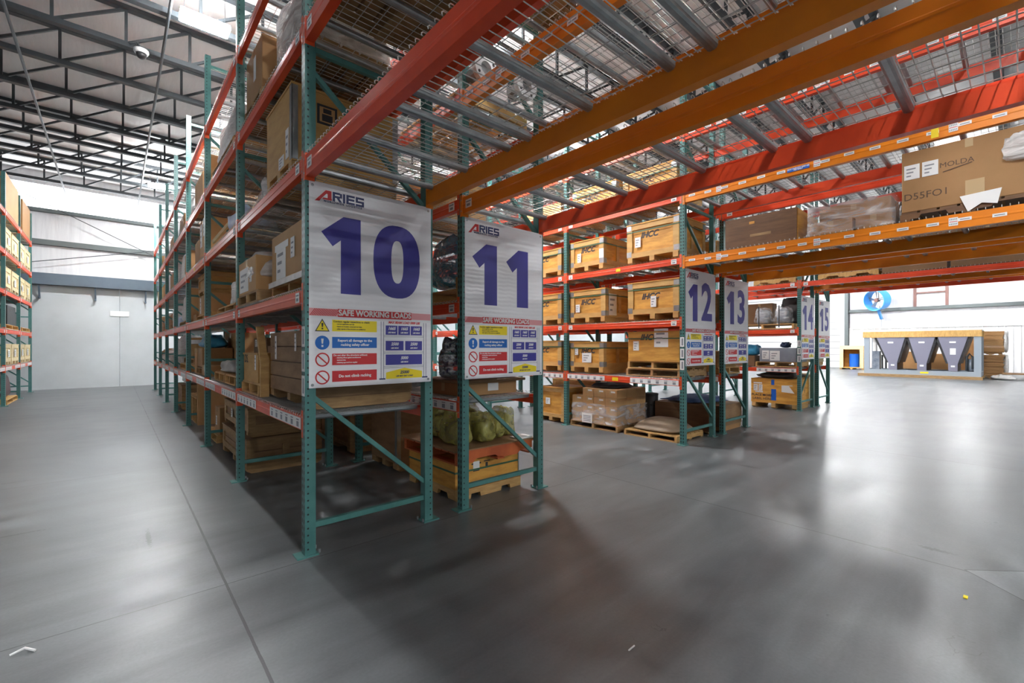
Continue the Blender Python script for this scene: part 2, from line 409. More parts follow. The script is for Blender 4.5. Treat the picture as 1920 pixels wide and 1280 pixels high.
# ------------------------------------------------------------------ room shell
def floor_mat():
    m, nt, b = new_mat('polished_concrete')
    L = nt.links
    tc = nd(nt, 'ShaderNodeTexCoord')
    P = tc.outputs['Object']
    S = nd(nt, 'ShaderNodeSeparateXYZ', {0: P})
    n1 = nd(nt, 'ShaderNodeTexNoise', {'Vector': P, 'Scale': 0.55, 'Detail': 7.0, 'Roughness': 0.62, 'Distortion': 0.6})
    mp = nd(nt, 'ShaderNodeMapping', {'Vector': P, 'Scale': (0.45, 2.6, 1), 'Rotation': (0, 0, R(-18))})
    n2 = nd(nt, 'ShaderNodeTexNoise', {'Vector': mp.outputs[0], 'Scale': 1.3, 'Detail': 6.0, 'Roughness': 0.55, 'Distortion': 0.5})
    n3 = nd(nt, 'ShaderNodeTexNoise', {'Vector': P, 'Scale': 60.0, 'Detail': 3.0})
    a = nd(nt, 'ShaderNodeMapRange', {0: n1.outputs[0], 1: 0.3, 2: 0.7})
    base = nd(nt, 'ShaderNodeMix', {0: a.outputs[0], 6: c4((0.092, 0.099, 0.105)), 7: c4((0.158, 0.167, 0.172))}, data_type='RGBA')
    bb = nd(nt, 'ShaderNodeMapRange', {0: n2.outputs[0], 1: 0.33, 2: 0.70, 3: 0.66, 4: 1.22})
    c1 = nd(nt, 'ShaderNodeHueSaturation', {'Value': bb.outputs[0], 'Color': base.outputs[2]})
    cc = nd(nt, 'ShaderNodeMapRange', {0: n3.outputs[0], 1: 0.3, 2: 0.7, 3: 0.93, 4: 1.06})
    c2 = nd(nt, 'ShaderNodeHueSaturation', {'Value': cc.outputs[0], 'Color': c1.outputs[0]})
    # saw-cut joints
    wob = mth(nt, 'MULTIPLY', mth(nt, 'SUBTRACT', nd(nt, 'ShaderNodeTexNoise', {'Vector': P, 'Scale': 14.0, 'Detail': 3.0}).outputs[0], 0.5), 0.006)
    X = mth(nt, 'ADD', S.outputs[0], wob); Y = mth(nt, 'ADD', S.outputs[1], wob)
    def line(v, x0, hw):
        return mth(nt, 'LESS_THAN', mth(nt, 'ABSOLUTE', mth(nt, 'SUBTRACT', v, x0)), hw)
    joint = line(X, 0.535, 0.0075)
    for x0, hw in ((4.34, 0.006), (8.33, 0.006), (12.3, 0.006), (16.3, 0.006), (20.2, 0.006), (24.1, 0.006), (-3.3, 0.006)):
        joint = mth(nt, 'MAXIMUM', joint, line(X, x0, hw))
    for y0, hw in ((3.38, 0.0042), (7.2, 0.0042), (11.0, 0.004), (14.8, 0.004), (18.6, 0.004)):
        l = line(Y, y0, hw)
        joint = mth(nt, 'MAXIMUM', joint, l)
    dia = mth(nt, 'ADD', mth(nt, 'ABSOLUTE', mth(nt, 'SUBTRACT', X, 4.36)), mth(nt, 'ABSOLUTE', mth(nt, 'ADD', Y, 0.55)))
    joint = mth(nt, 'MULTIPLY', joint, mth(nt, 'GREATER_THAN', dia, 0.8))
    joint = mth(nt, 'MAXIMUM', joint, line(dia, 0.8, 0.006))
    c2 = nd(nt, 'ShaderNodeHueSaturation', {'Value': mth(nt, 'ADD', 1.0, mth(nt, 'MULTIPLY', mth(nt, 'LESS_THAN', dia, 0.8), 0.5)), 'Color': c2.outputs[0]})
    # hairline cracks and scuffs
    vo = nd(nt, 'ShaderNodeTexVoronoi', {'Vector': nd(nt, 'ShaderNodeVectorMath', {0: P, 1: nd(nt, 'ShaderNodeTexNoise', {'Vector': P, 'Scale': 2.2, 'Detail': 5.0}).outputs[1]}, operation='ADD').outputs[0], 'Scale': 0.42}, feature='DISTANCE_TO_EDGE')
    ck = mth(nt, 'LESS_THAN', vo.outputs[0], 0.0011)
    ck = mth(nt, 'MULTIPLY', ck, mth(nt, 'GREATER_THAN', n1.outputs[0], 0.60))
    mp3 = nd(nt, 'ShaderNodeMapping', {'Vector': P, 'Scale': (0.9, 9.0, 1), 'Rotation': (0, 0, R(-20))})
    n4 = nd(nt, 'ShaderNodeTexNoise', {'Vector': mp3.outputs[0], 'Scale': 1.1, 'Detail': 3.0, 'Distortion': 1.0})
    sc = mth(nt, 'GREATER_THAN', n4.outputs[0], 0.735)
    st_ = None
    wn = mth(nt, 'MULTIPLY', mth(nt, 'SUBTRACT', n2.outputs[0], 0.5), 0.5)
    for (sx_, sy_, ax, ay) in ((6.05, 2.30, .05, .16), (4.62, .42, .035, .12), (4.37, .66, .03, .06), (2.2, 5.0, .05, .2), (-.6, 5.4, .2, .02), (.2, 4.6, .02, .25), (-1.0, 7.5, .3, .02)):
        ddx = mth(nt, 'DIVIDE', mth(nt, 'SUBTRACT', S.outputs[0], sx_), ax); ddy = mth(nt, 'DIVIDE', mth(nt, 'SUBTRACT', S.outputs[1], sy_), ay)
        rr_ = mth(nt, 'ADD', mth(nt, 'SQRT', mth(nt, 'ADD', mth(nt, 'MULTIPLY', ddx, ddx), mth(nt, 'MULTIPLY', ddy, ddy))), mth(nt, 'MULTIPLY', mth(nt, 'SUBTRACT', n3.outputs[0], 0.5), 2.2))
        q_ = nd(nt, 'ShaderNodeMapRange', {0: rr_, 1: 1.0, 2: 0.55}).outputs[0]
        st_ = q_ if st_ is None else mth(nt, 'MAXIMUM', st_, q_)
    c2 = nd(nt, 'ShaderNodeMix', {0: mth(nt, 'MULTIPLY', st_, 0.6), 6: c2.outputs[0], 7: c4((0.03, 0.03, 0.032))}, data_type='RGBA')
    c2 = nd(nt, 'ShaderNodeHueSaturation', {'Value': 1.0, 'Color': c2.outputs[2]})
    c3 = nd(nt, 'ShaderNodeMix', {0: mth(nt, 'MULTIPLY', sc, 0.06), 6: c2.outputs[0], 7: c4((0.06, 0.06, 0.062))}, data_type='RGBA')
    c5 = nd(nt, 'ShaderNodeMix', {0: mth(nt, 'MULTIPLY', ck, 0.6), 6: c3.outputs[2], 7: c4((0.05, 0.05, 0.05))}, data_type='RGBA')
    c6 = nd(nt, 'ShaderNodeMix', {0: mth(nt, 'MULTIPLY', joint, 0.85), 6: c5.outputs[2], 7: c4((0.025, 0.026, 0.028))}, data_type='RGBA')
    L.new(c6.outputs[2], b.inputs['Base Color'])
    rg = nd(nt, 'ShaderNodeMapRange', {0: n2.outputs[0], 1: 0.35, 2: 0.68, 3: 0.31, 4: 0.40})
    L.new(rg.outputs[0], b.inputs['Roughness'])
    bp = nd(nt, 'ShaderNodeBump', {'Strength': 0.04, 'Distance': 0.01, 'Height': n3.outputs[0]})
    L.new(bp.outputs[0], b.inputs['Normal'])
    return m
M['floor'] = floor_mat()
M['insul'] = mat('white_vinyl_insulation', (0.82, 0.80, 0.79), 0.5, c2=(0.75, 0.735, 0.72), ns=1.2, st=(6, 1, 1), bump=0.5, bs=1.4, lo=0.3, hi=0.7)
M['insulw'] = mat('white_wall_insulation', (0.70, 0.70, 0.72), 0.4, c2=(0.62, 0.62, 0.645), ns=1.5, st=(5, 5, 0.4), bump=0.35, bs=2.0)
M['tilt'] = mat('grey_painted_concrete', (0.50, 0.53, 0.55), 0.6, c2=(0.44, 0.47, 0.485), ns=1.4, bump=0.05, bs=40, lo=0.3, hi=0.7)
M['liner'] = mat('white_liner_panel', (0.74, 0.74, 0.74), 0.45, c2=(0.68, 0.68, 0.68), ns=1.0, st=(1, 1, 0.3))
M['doorw'] = mat('white_door_slats', (0.74, 0.74, 0.74), 0.4)

WX = 39.0; WY = 22.95; RZ = 7.75; XL = -11.0; YN = -21.0
mb = MB().box(XL, WX + .3, YN, WY + .3, -0.2, 0.0)
struct('floor', mb, 'floor')
mb = MB().box(XL, WX + .3, YN, WY + .3, RZ, RZ + 0.15)
struct('ceiling', mb, 'insul')
mb = MB(); mb.m = 0; mb.box(XL, 0.127, WY, WY + .25, 0, 3.85); mb.box(0.139, WX, WY, WY + .25, 0, 3.85)
mb.m = 1; mb.box(XL, WX, WY + .03, WY + .2, 3.85, 6.32); mb.box(XL, WX, WY + .03, WY + .2, 7.28, RZ)
struct('wall_back', mb, ['tilt', 'insulw'])
struct('wall_left', MB().box(XL - .2, XL, YN, WY, 0, RZ), 'insulw')
struct('window_1', MB().box(XL, WX, WY + .06, WY + .16, 6.42, 7.28), 'skyl')
struct('trim_1', MB().box(XL, WX, WY - .14, WY + .03, 6.30, 6.42), 'girt')
mb = MB(); mb.box(XL, WX, WY - .14, WY - .12, 5.14, 5.32); mb.box(XL, WX, WY - .12, WY + .03, 5.30, 5.32); mb.box(XL, WX, WY - .12, WY + .03, 5.14, 5.16)
struct('trim_2', mb, 'girt')
mb = MB(); mb.box(XL, WX, WY - .30, WY - .28, 3.72, 4.12); mb.box(XL, WX, WY - .28, WY, 4.10, 4.12); mb.box(XL, WX, WY - .28, WY, 3.72, 3.74)
struct('trim_3', mb, 'bluesteel')
for i, x in enumerate((-2.0, -0.55, 0.9)):
    mb = MB(); mb.bar((x, WY - .02, 3.25), (x, WY - .22, 3.70), 0.05, 0.05); mb.bar((x, WY - .22, 3.26), (x, WY, 3.26), 0.05, 0.05)
    tag(mb.build('beam_bracket', 'bluesteel'), ['dark steel angle bracket under back wall beam beside pale crate rack', 'dark steel angle bracket under back wall beam, middle of three', 'dark steel angle bracket under back wall beam nearest the wall joint'][i], 'bracket', 'brackets under the back wall beam')
t = tag(MB().box(-0.14, 0.41, WY - .03, WY, 2.69, 2.89).build('wall_plate', 'white'), 'small blank white plate fixed across the joint of the back wall', 'plate')
mb = MB()
for s in (-1, 1):
    pass
for (x0, z0, x1, z1, nm) in ((-2.6, 6.9, 1.6, 4.85, 'falling'), (-2.6, 4.35, 3.0, 5.75, 'rising')):
    yy = WY - (.35 if nm == 'rising' else .42)
    dz = (z1 - z0) / (x1 - x0) * .4
    tag(MB().tube([(x0, WY + .02, z0), (x0 + .02, yy + .03, z0), (x0 + .4, yy, z0 + dz), (x1 - .4, yy, z1 - dz), (x1 - .02, yy + .03, z1), (x1, WY + .02, z1)], 0.014, 6).build('bracing_rod', 'steel'), 'thin dark bracing rod %s to the right across the back wall' % nm, 'rod')

# right wall with daylight-white liner, girts, column and roll-up door
DY0, DY1, DZ = 8.55, 15.2, 5.6
def rib_wall(y0, y1, z0, z1, x, pitch=0.3, dep=0.03):
    poly = []; y = y0
    while y < y1 - 0.01:
        a = min(y + pitch * .8, y1); c = min(y + pitch, y1)
        poly += [(x, y), (x, a), (x - dep, min(a + .02, y1)), (x - dep, max(c - .02, a))]
        y += pitch
    poly += [(x, y1), (x + .2, y1), (x + .2, y0)]
    return MB().prism(poly, 'z', z0, z1)
mb = rib_wall(YN, DY0 - .55, 0, 2.75, WX - .06)
mb.m = 1; mb.box(WX, WX + .2, YN, DY0 - .5, 2.75, RZ); mb.box(WX, WX + .2, DY1 + .1, WY, 0, RZ); mb.box(WX, WX + .2, DY0 - .5, DY1 + .1, DZ, RZ); mb.box(WX, WX + .2, DY0 - .55, DY0, 0, DZ)
struct('wall_right', mb, ['liner', 'insulw'])
mb = MB()
for i in range(12):
    z0 = i * DZ / 12
    mb.box(WX + .06, WX + .10, DY0, DY1, z0 + .03, z0 + DZ / 12 - .0); mb.m = 1; mb.box(WX + .05, WX + .11, DY0, DY1, z0, z0 + .03); mb.m = 0
struct('door_1', mb, ['doorw', 'girt'])
mb = MB(); mb.box(WX - .35, WX - .02, DY0 - .52, DY0 - .32, 0, RZ - .4)
struct('trim_4', mb, 'girt')
mb = MB(); mb.box(WX - .2, WX - .01, YN, DY0 - .35, 3.92, 4.12); struct('trim_5', mb, 'girt')
struct('trim_6', MB().box(WX - .12, WX - .01, YN, DY0 - .35, 2.75, 2.80), 'whitepaint')
mb = MB(); mb.box(WX - .1, WX, 4.45, 4.6, 4.12, 5.8); mb.box(WX - .1, WX, 2.95, 3.1, 4.12, 5.8); mb.box(WX - .1, WX, 3.1, 4.45, 4.95, 5.05); mb.box(WX - .1, WX, 3.1, 4.45, 5.7, 5.8)
struct('trim_7', mb, 'brownst')

# roof joists
JX0, JX1 = -10.9, 30.0
def joist(y, label):
    root = thing('roof_joist', label, 'joist', ((JX0 + JX1) / 2, y, 7.0), 'open web joists under the white roof')
    for nm, z0, z1 in (('top_chord', 7.66, 7.74), ('bottom_chord', 6.98, 7.07)):
        MB().box(JX0, JX1, y - .06, y + .06, z0, z1).build(nm, 'steel', root)
    mb = MB(); x = -10.3
    while x < JX1 - 1:
        mb.bar((x, y, 7.05), (x, y, 7.68), .045, .045)
        mb.bar((x, y, 7.05), (x + .95, y, 7.68), .045, .045)
        x += .95
    mb.build('web_bracing', 'steel', root)
    return root
pos = ['passing over the camera', 'just past the camera', 'second past the camera', 'above the front banners', 'behind the front banners', 'just before the security camera', 'just before the nearest lamp', 'next past the nearest lamp',
       'carrying the dome camera', 'first beyond the dome camera', 'second beyond the dome camera', 'third beyond the dome camera', 'fourth beyond the dome camera', 'fifth beyond the dome camera', 'next to last before the window band', 'last before the bright window band']
ys = [10.8 + 1.5 * k for k in range(-7, 8)]
for y in ys:
    i = int(round((y - 10.8) / 1.5))
    if i <= -2: lb = 'dark open web roof joist, %s in front of the nearest ceiling lamp' % ORD[-i - 2]
    elif i == -1: lb = 'dark open web roof joist directly above the nearest ceiling lamp'
    elif i == 0: lb = 'dark open web roof joist carrying the white dome camera'
    elif i == 7: lb = 'dark open web roof joist last before the bright window band'
    else: lb = 'dark open web roof joist, %s beyond the white dome camera' % ORD[i - 1]
    joist(y, lb)
for x, nm in ((0.66, 'dark conduit pipe under the joists running to the back wall above aisle'), (-1.32, 'dark bridging pipe under the joists nearer the crate rack')):
    tag(MB().tube([(x, 5.5, 6.95), (x, WY - .4, 6.95)], 0.024, 8).build('roof_pipe', 'steel', None), nm, 'pipe')
tag(MB().box(2.15, 2.36, 19.0, 19.2, 0, 7.7).build('building_column', 'steel'), 'dark steel building column rising behind the far end of rack 10', 'column')
for x in (0.9, 5.1, 6.2, 9.6):
    pass
# dome camera
t = thing('dome_camera', 'white dome security camera on a roof joist chord', 'camera', (0.36, 10.72, 6.86))
MB().lathe([(.001, 6.97), (.11, 6.97), (.115, 6.93), (.10, 6.90), (.001, 6.90)], .36, 10.68, 20).build('camera_base', 'whitepaint', t, smooth=True)
MB().lathe([(.001, 6.80), (.03, 6.805), (.062, 6.83), (.076, 6.86), (.08, 6.905)], .36, 10.68, 20).build('dome', 'black', t, smooth=True)
MB().tube([(.36, 10.70, 6.99), (.30, 10.70, 7.09), (.20, 10.72, 7.05)], .02, 6).build('cable', 'steel', t)

# high-bay lamps
def lamp(x, y, label):
    t = thing('high_bay_lamp', label, 'lamp', (x, y, 6.85), 'high bay lamps under the roof')
    mb = MB(); mb.prism([(y - .15, 6.86), (y + .15, 6.86), (y + .11, 6.95), (y - .11, 6.95)], 'x', x - .34, x + .34); mb.build('housing', 'lamphouse', t)
    MB().box(x - .32, x + .32, y - .13, y + .13, 6.84, 6.858).build('lamp_lens', 'lensm', t)
    for s in (-.28, .28): MB().tube([(x + s, y, 6.95), (x + s, y, RZ)], .004, 5).build('hanging_wire', 'steel', t)
k = 0
for (x, y, lb) in ((1.12, 8.95, 'glaring white high bay lamp above the front of rack 10'),
                   (1.15, 19.1, 'glaring white high bay lamp near the back wall above rack 10'),
                   (1.12, -1.05, 'high bay lamp above the cross aisle behind the camera'),
                   (-1.0, -12.5, 'high bay lamp far behind the camera, first from the left wall'),  # this row is added, out of view, to brighten the banner faces
                   (3.0, -12.5, 'high bay lamp far behind the camera, second from the left wall'),
                   (7.0, -12.5, 'high bay lamp far behind the camera, third from the left wall'),
                   (15.0, -12.5, 'high bay lamp far behind the camera, fifth from the left wall'),
                   (5.1, 6.6, 'high bay lamp above the aisle between banners 11 and 12'),
                   (5.1, 16.2, 'high bay lamp far down the aisle between banners 11 and 12'),
                   (10.6, 9.0, 'high bay lamp above the aisle between banners 13 and 14'),
                   (11.0, 18.0, 'high bay lamp at the back of the aisle before rack 14'),
                   (19.5, 1.5, 'high bay lamp over the open floor right of banner 15'),
                   (19.5, 10.5, 'high bay lamp over the open floor behind banner 15'),
                   (28.5, 4.6, 'high bay lamp above the grey chiller'),
                   (28.5, 12.5, 'high bay lamp between the chiller and roll-up door'),
                   (35.5, 2.0, 'high bay lamp close to the white right wall near the stacked cardboard'),
                   (35.5, 9.0, 'high bay lamp close to the roll-up door'),
                   (27.5, -4.0, 'high bay lamp in the open hall behind the chiller'),
                   (20.0, 18.5, 'high bay lamp at the far back of the open hall'),
                   (24.0, 7.0, 'added lamp brightening the open floor before the blue fan'),  # this and the next are extra lamps added to brighten the hall
                   (32.5, 7.5, 'added lamp brightening the hall above the open timber crate'),
                   (30.0, 19.5, 'high bay lamp in the far back corner of the hall')):
    lamp(x, y, lb)

# ------------------------------------------------------------------ pallet racking
Y0 = 3.43; BP = 2.41; PW = 0.076; FD = 1.067; PH = 6.0
LV = [1.008, 1.943, 2.911, 3.899, 4.869]
ROW = {10: 1.03, 11: 2.415, 12: 6.583, 13: 7.968, 14: 12.136, 15: 13.521}
SPAN = 3.66

def post_mesh(side):
    # open C column, hollow, outer face at x = side * .038
    o = side * .038; t = .003; mb = MB()
    a = lambda x: x * side
    def bx(x0, x1, y0, y1): mb.box(min(a(x0), a(x1)), max(a(x0), a(x1)), y0, y1, 0.01, PH)
    bx(.035, .038, -.038, .038)
    bx(-.038, .035, -.038, -.035); bx(-.038, .035, .035, .038)
    bx(-.038, -.035, -.035, .035)
    return mb
_fr = {}
def frame(row, x0, yc, label, flip=False, detail=True):
    if flip not in _fr:
        root = thing('rack_upright', label, 'rack frame', (x0 + FD / 2, yc, 0))
        for side, xc in ((-1, x0 + .038), (1, x0 + FD - .038)):
            p = post_mesh(side).build('post', 'postL' if side < 0 else 'postR', root, loc=None)
            # recentre so that object coordinates sit on the column axis
            me = p.data
            p.location = (xc - (x0 + FD / 2), 0, 0)
            for v in me.vertices: v.co += Vector((x0 + FD / 2, yc, 0))
            mb = MB(); mb.box(xc - .075 + (.02 if side > 0 else -.02), xc + .075 + (.02 if side > 0 else -.02), yc - .06, yc + .06, 0, .01)
            bp = mb.build('base_plate', 'green', root)
            mb = MB()
            for dy in (-.043, .043): mb.tube([(xc - side * .062, yc + dy, .01), (xc - side * .062, yc + dy, .035)], .009, 6)
            mb.build('anchor_bolt', 'galv', root)
        for z in (.21, 1.32, 2.52, 3.72, 4.92, 5.85):
            mb = MB(); mb.box(x0 + .05, x0 + FD - .05, yc - .018, yc + .018, z - .02, z + .02); mb.build('horizontal_brace', 'green', root)
        for q in range(4):
            zl, zr = 1.16 + 1.2 * q, .34 + 1.2 * q
            if flip: zl, zr = zr, zl
            mb = MB(); mb.bar((x0 + .06, yc, zl), (x0 + FD - .06, yc, zr), .034, .036, up=(0, 1, 0)); mb.build('diagonal_brace', 'green', root)
        _fr[flip] = root
        root['group'] = 'green upright rack frames'
        return root
    return dup(_fr[flip], (x0 + FD / 2, yc, 0), 0, label, 'green upright rack frames')

_bm = {}
def beam_proto(L, H, m, stick):
    key = (round(L, 3), H, m, stick)
    if key in _bm: return _bm[key], False
    D = .06 if H > .105 else .048
    mb = MB()
    mb.prism([(0, 0), (0, H * .44), (-.003, H * .48), (-.003, H * .56), (0, H * .60), (0, H), (D * .55, H), (D * .55, H - .03), (D, H - .03), (D, 0)], 'y', 0, L)
    o = mb.build('load_beam', m); o['kind'] = 'thing'
    for s in (0, 1):
        y0, y1 = (-.032, .004) if s == 0 else (L - .004, L + .032)
        c = MB(); c.box(-.005, -.001, y0, y1, H / 2 - .1, H / 2 + .1)
        yy = (.0, .005) if s == 0 else (L - .005, L)
        c.box(-.005, D + .004, yy[0], yy[1], H / 2 - .1, H / 2 + .1)
        c.m = 1
        for dz in (-.05, .05): c.box(-.0065, -.005, (y0 + y1) / 2 - .006, (y0 + y1) / 2 + .006, H / 2 + dz - .006, H / 2 + dz + .006)
        c.build('end_connector', [m if m == 'orange' else 'rust', 'galv'], o)
    def sticker(y, w_, h_, z, style):
        c = MB(); c.box(-.0052, -.0031, y - w_ / 2, y + w_ / 2, z - h_ / 2, z + h_ / 2); c.m = 1
        if style == 'loc':
            c.box(-.0056, -.0052, y - w_ * .40, y + w_ * .40, z + h_ * .16, z + h_ * .30)
            c.box(-.0056, -.0052, y - w_ * .28, y + w_ * .28, z - h_ * .34, z - h_ * .04)
        elif style == 'small':
            c.box(-.0056, -.0052, y - w_ * .36, y + w_ * .36, z - h_ * .16, z + h_ * .12)
        elif style == 'strip':
            n = 6
            for i in range(n):
                yc_ = y + w_ * ((i + .5) / n - .5)
                c.box(-.0056, -.0052, yc_ - w_ * .03, yc_ + w_ * .03, z - h_ * .38, z + h_ * .10)
                c.box(-.0056, -.0052, yc_ - w_ * .036, yc_ + w_ * .036, z + h_ * .22, z + h_ * .33)
        elif style == 'red':
            c.m = 2; c.box(-.0056, -.0052, y - w_ * .45, y + w_ * .45, z - h_ * .04, z + h_ * .04); c.m = 1
            for i in range(5):
                for dz in (-.3, .28): c.box(-.0056, -.0052, y + w_ * (-.4 + .18 * i), y + w_ * (-.3 + .18 * i), z + h_ * (dz - .1), z + h_ * (dz + .1))
        c.build('location_sticker', ['white', 'grey_ink', 'redp'], o)
    if stick == 'loc':
        sticker(.10, .09, .075, H * .5, 'loc'); sticker(L - .10, .09, .075, H * .5, 'loc')
    elif stick == 'strip':
        sticker(L - .46, .88, H * .82, H * .5, 'strip'); sticker(.46, .88, H * .82, H * .5, 'strip')
    elif stick == 'yel':
        sticker(.10, .09, .075, H * .5, 'loc'); sticker(L - .10, .09, .075, H * .5, 'loc')
        MB().box(-.0066, -.0031, L * .47, L * .47 + .09, H * .25, H * .75).build('warning_sticker', 'yellow', o)
    elif stick == 'stripyel':
        sticker(L - .46, .88, H * .82, H * .5, 'strip'); sticker(.46, .88, H * .82, H * .5, 'strip')
        MB().box(-.0066, -.0031, L * .5 - .02, L * .5 + .10, H * .2, H * .8).build('warning_sticker', 'yellow', o)
    elif stick in ('many', 'manyblue'):
        n = 15
        for i in range(n):
            y = L - .12 - i * (L - .24) / (n - 1)
            sticker(y, .10, .034, H * (.5 if i % 4 else .58), 'small')
            if i in (2, 7, 12): sticker(y + .085, .07, .085, H * .5, 'red')
        if stick == 'manyblue':
            MB().box(-.0066, -.0031, L * .545, L * .545 + .25, H * .30, H * .62).build('capacity_sticker', 'bluest', o)
            text(o, 'MAX CAPACITY 5000 LBS', .022, (-.0072, L * .545 + .125, H * .52), 'white', 'L', off=.0006)
            text(o, 'PER SHELF', .022, (-.0072, L * .545 + .125, H * .40), 'white', 'L', off=.0006)
            MB().box(-.0066, -.0031, L * .22, L * .22 + .06, H * .1, H * .9).build('warning_sticker', 'yellow', o)
    _bm[key] = o
    return o, True

def beam(side, xface, ya, yb, ztop, H, m, stick, label, group):
    o, new = beam_proto(yb - ya, H, m, stick)
    rz = 0 if side < 0 else math.pi
    loc = (xface, ya, ztop - H) if side < 0 else (xface, yb, ztop - H)
    if new:
        o.location = loc; o.rotation_euler = (0, 0, rz); tag(o, label, 'rack beam', group)
        return o
    o = dup(o, loc, rz, label, group); o['category'] = 'rack beam'
    return o

DW = 1.15
_dk = {}
def deck(x0, yc, z, label, group, detail=True, W=DW):
    if W not in _dk:
        mb = MB(); r = .0032
        n = int(W / .0565)
        for i in range(n + 1):
            y = -W / 2 + .012 + i * (W - .024) / n
            xs = [(-.004, .003), (-.006, .014), (.002, .022), (.022, .022), (.032, .006), (FD - .032, .006), (FD - .022, .022), (FD - .002, .022), (FD + .006, .014), (FD + .004, .003)]
            mb.tube([(a, y, b) for a, b in xs], r, 4, cap=False)
        for i in range(9):
            x = .05 + i * (FD - .10) / 8
            mb.tube([(x, -W / 2, .0035), (x, W / 2, .0035)], r, 4)
        o = mb.build('wire_deck', 'wire')
        for yy in (-W * .42, 0, W * .42):
            c = MB(); q = .026
            c.prism([(yy - q, -.004), (yy - q, -.026), (yy - q * .8, -.036), (yy - q * .4, -.042), (yy + q * .4, -.042), (yy + q * .8, -.036), (yy + q, -.026), (yy + q, -.004)], 'x', .066, FD - .066)
            c.build('support_channel', 'galv', o)
        _dk[W] = o
        o.location = (x0, yc, z); tag(o, label, 'wire deck', group)
        return o
    o = dup(_dk[W], (x0, yc, z), 0, label, group); o['category'] = 'wire deck'
    return o

def lvl(i): return ['lowest', 'second', 'third', 'fourth', 'top'][i]
BAYS = {10: 7, 11: 4, 12: 4, 13: 4, 14: 2, 15: 2}
NLV = {10: 5, 11: 5, 12: 5, 13: 4, 14: 3, 15: 3}
for row, x0 in ROW.items():
    nb = BAYS[row]
    for k in range(nb + 1):
        if k == 0: lb = 'green upright frame carrying banner %d at the aisle end' % row
        else: lb = 'green perforated upright frame of rack %d, %s behind the banner frame' % (row, ORD[k - 1])
        frame(row, x0, Y0 + .038 + BP * k, lb, flip=(row == 14))
    frame(row, x0, Y0 - SPAN - .038, 'green upright frame of rack %d across the aisle, behind the camera' % row, flip=(row == 14))
    for li in range(NLV[row]):
        z = LV[li] + (.145 if row >= 14 and li == 2 else 0)
        for k in range(nb):
            ya = Y0 + PW + BP * k; yb = Y0 + BP * (k + 1)
            for side, sn in ((-1, 'left'), (1, 'right')):
                if side > 0 and k > 3: continue
                far = k > 3
                st = None
                if side < 0 and not far:
                    st = 'loc'
                    if li == 0: st = 'stripyel' if (row, k) == (12, 0) else 'strip'
                    if (row, li, k) in ((12, 2, 0), (11, 1, 0), (10, 2, 2)): st = 'yel'
                elif side < 0 and li == 0: st = 'strip'
                elif side < 0: st = 'loc'
                xf = x0 + .003 if side < 0 else x0 + FD - .003
                beam(side, xf, ya, yb, z, .10, 'red', st, 'red load beam, rack %d %s face, %s level, %s bay from banner' % (row, sn, lvl(li), ORD[k]), 'load beams of rack %d' % row)
            for h in (0, 1):
                yc = (ya + yb) / 2 + (h - .5) * (DW + .016)
                deck(x0, yc, z, 'wire deck of rack %d, %s level, %s bay from banner, %s half' % (row, lvl(li), ORD[k], ('nearer', 'farther')[h]), 'wire decks of rack %d' % row)
    # bridge over the cross aisle
    BC = {10: {2: ('red', 'orange'), 3: ('red', 'red'), 4: ('red', 'red')}, 11: {2: ('orange', 'red'), 3: ('orange', 'orange'), 4: ('red', 'red')},
          12: {2: ('orange', 'orange'), 3: ('orange', 'red'), 4: ('red', 'red')}, 13: {2: ('orange', 'orange'), 3: ('red', 'red')},
          14: {2: ('red', 'orange')}, 15: {2: ('orange', 'red')}}
    for li, cs in BC[row].items():
        for side, m in ((-1, cs[0]), (1, cs[1])):
            xf = x0 + .003 if side < 0 else x0 + FD - .003
            st = None
            if row == 12 and side < 0: st = 'manyblue' if li == 3 else 'many'
            elif row == 11 and li == 3 and side < 0: st = 'many'
            elif side < 0: st = 'loc'
            beam(side, xf, Y0 - SPAN, Y0, LV[li] + (.145 if row >= 14 else 0), .15 if row < 14 else .11, m, st, '%s bridging beam over the cross aisle, rack %d %s face, %s level' % (m, row, ('left', '', 'right')[side + 1], lvl(li)), 'bridging beams over the cross aisle')
        for j, yc in enumerate((2.835, 1.63, .425)):
            deck(x0, yc, LV[li] + (.145 if row >= 14 else 0), 'wire deck bridging the cross aisle on rack %d, %s level, %s from banner' % (row, lvl(li), ORD[j]), 'wire decks bridging the cross aisle', W=1.19)

# rack 9 across the left aisle, seen in part
for k, y in enumerate((22.0, 19.59, 17.18, 14.77)):
    frame(9, -2.10 - FD, y, ['green upright frame of the left rack nearest the back wall', 'green upright frame of the left rack, second from back wall', 'green upright frame of the left rack, third from back wall', 'green upright frame of the left rack nearest the camera'][k])
for li in range(5):
    for k in range(3):
        yb = 22.0 - .038 - BP * k; ya = yb - BP + PW
        o = beam(1, -2.103, ya, yb, LV[li] + (.15 if li == 4 else .03 * li), .10, 'red', 'strip' if li == 0 else 'loc', 'red load beam of the left rack facing aisle, %s level, %s bay from back wall' % (lvl(li), ORD[k]), 'load beams of the left rack')
        beam(-1, -2.10 - FD + .003, ya, yb, LV[li] + (.15 if li == 4 else .03 * li), .10, 'red', None, 'red rear load beam of the left rack, %s level, %s bay from back wall' % (lvl(li), ORD[k]), 'load beams of the left rack')
        for h in (0, 1):
            deck(-2.10 - FD, (ya + yb) / 2 + (h - .5) * (DW + .016), LV[li] + (.15 if li == 4 else .03 * li), 'wire deck of the left rack, %s level, %s bay from back wall, %s half' % (lvl(li), ORD[k], ('nearer', 'farther')[h]), 'wire decks of the left rack')

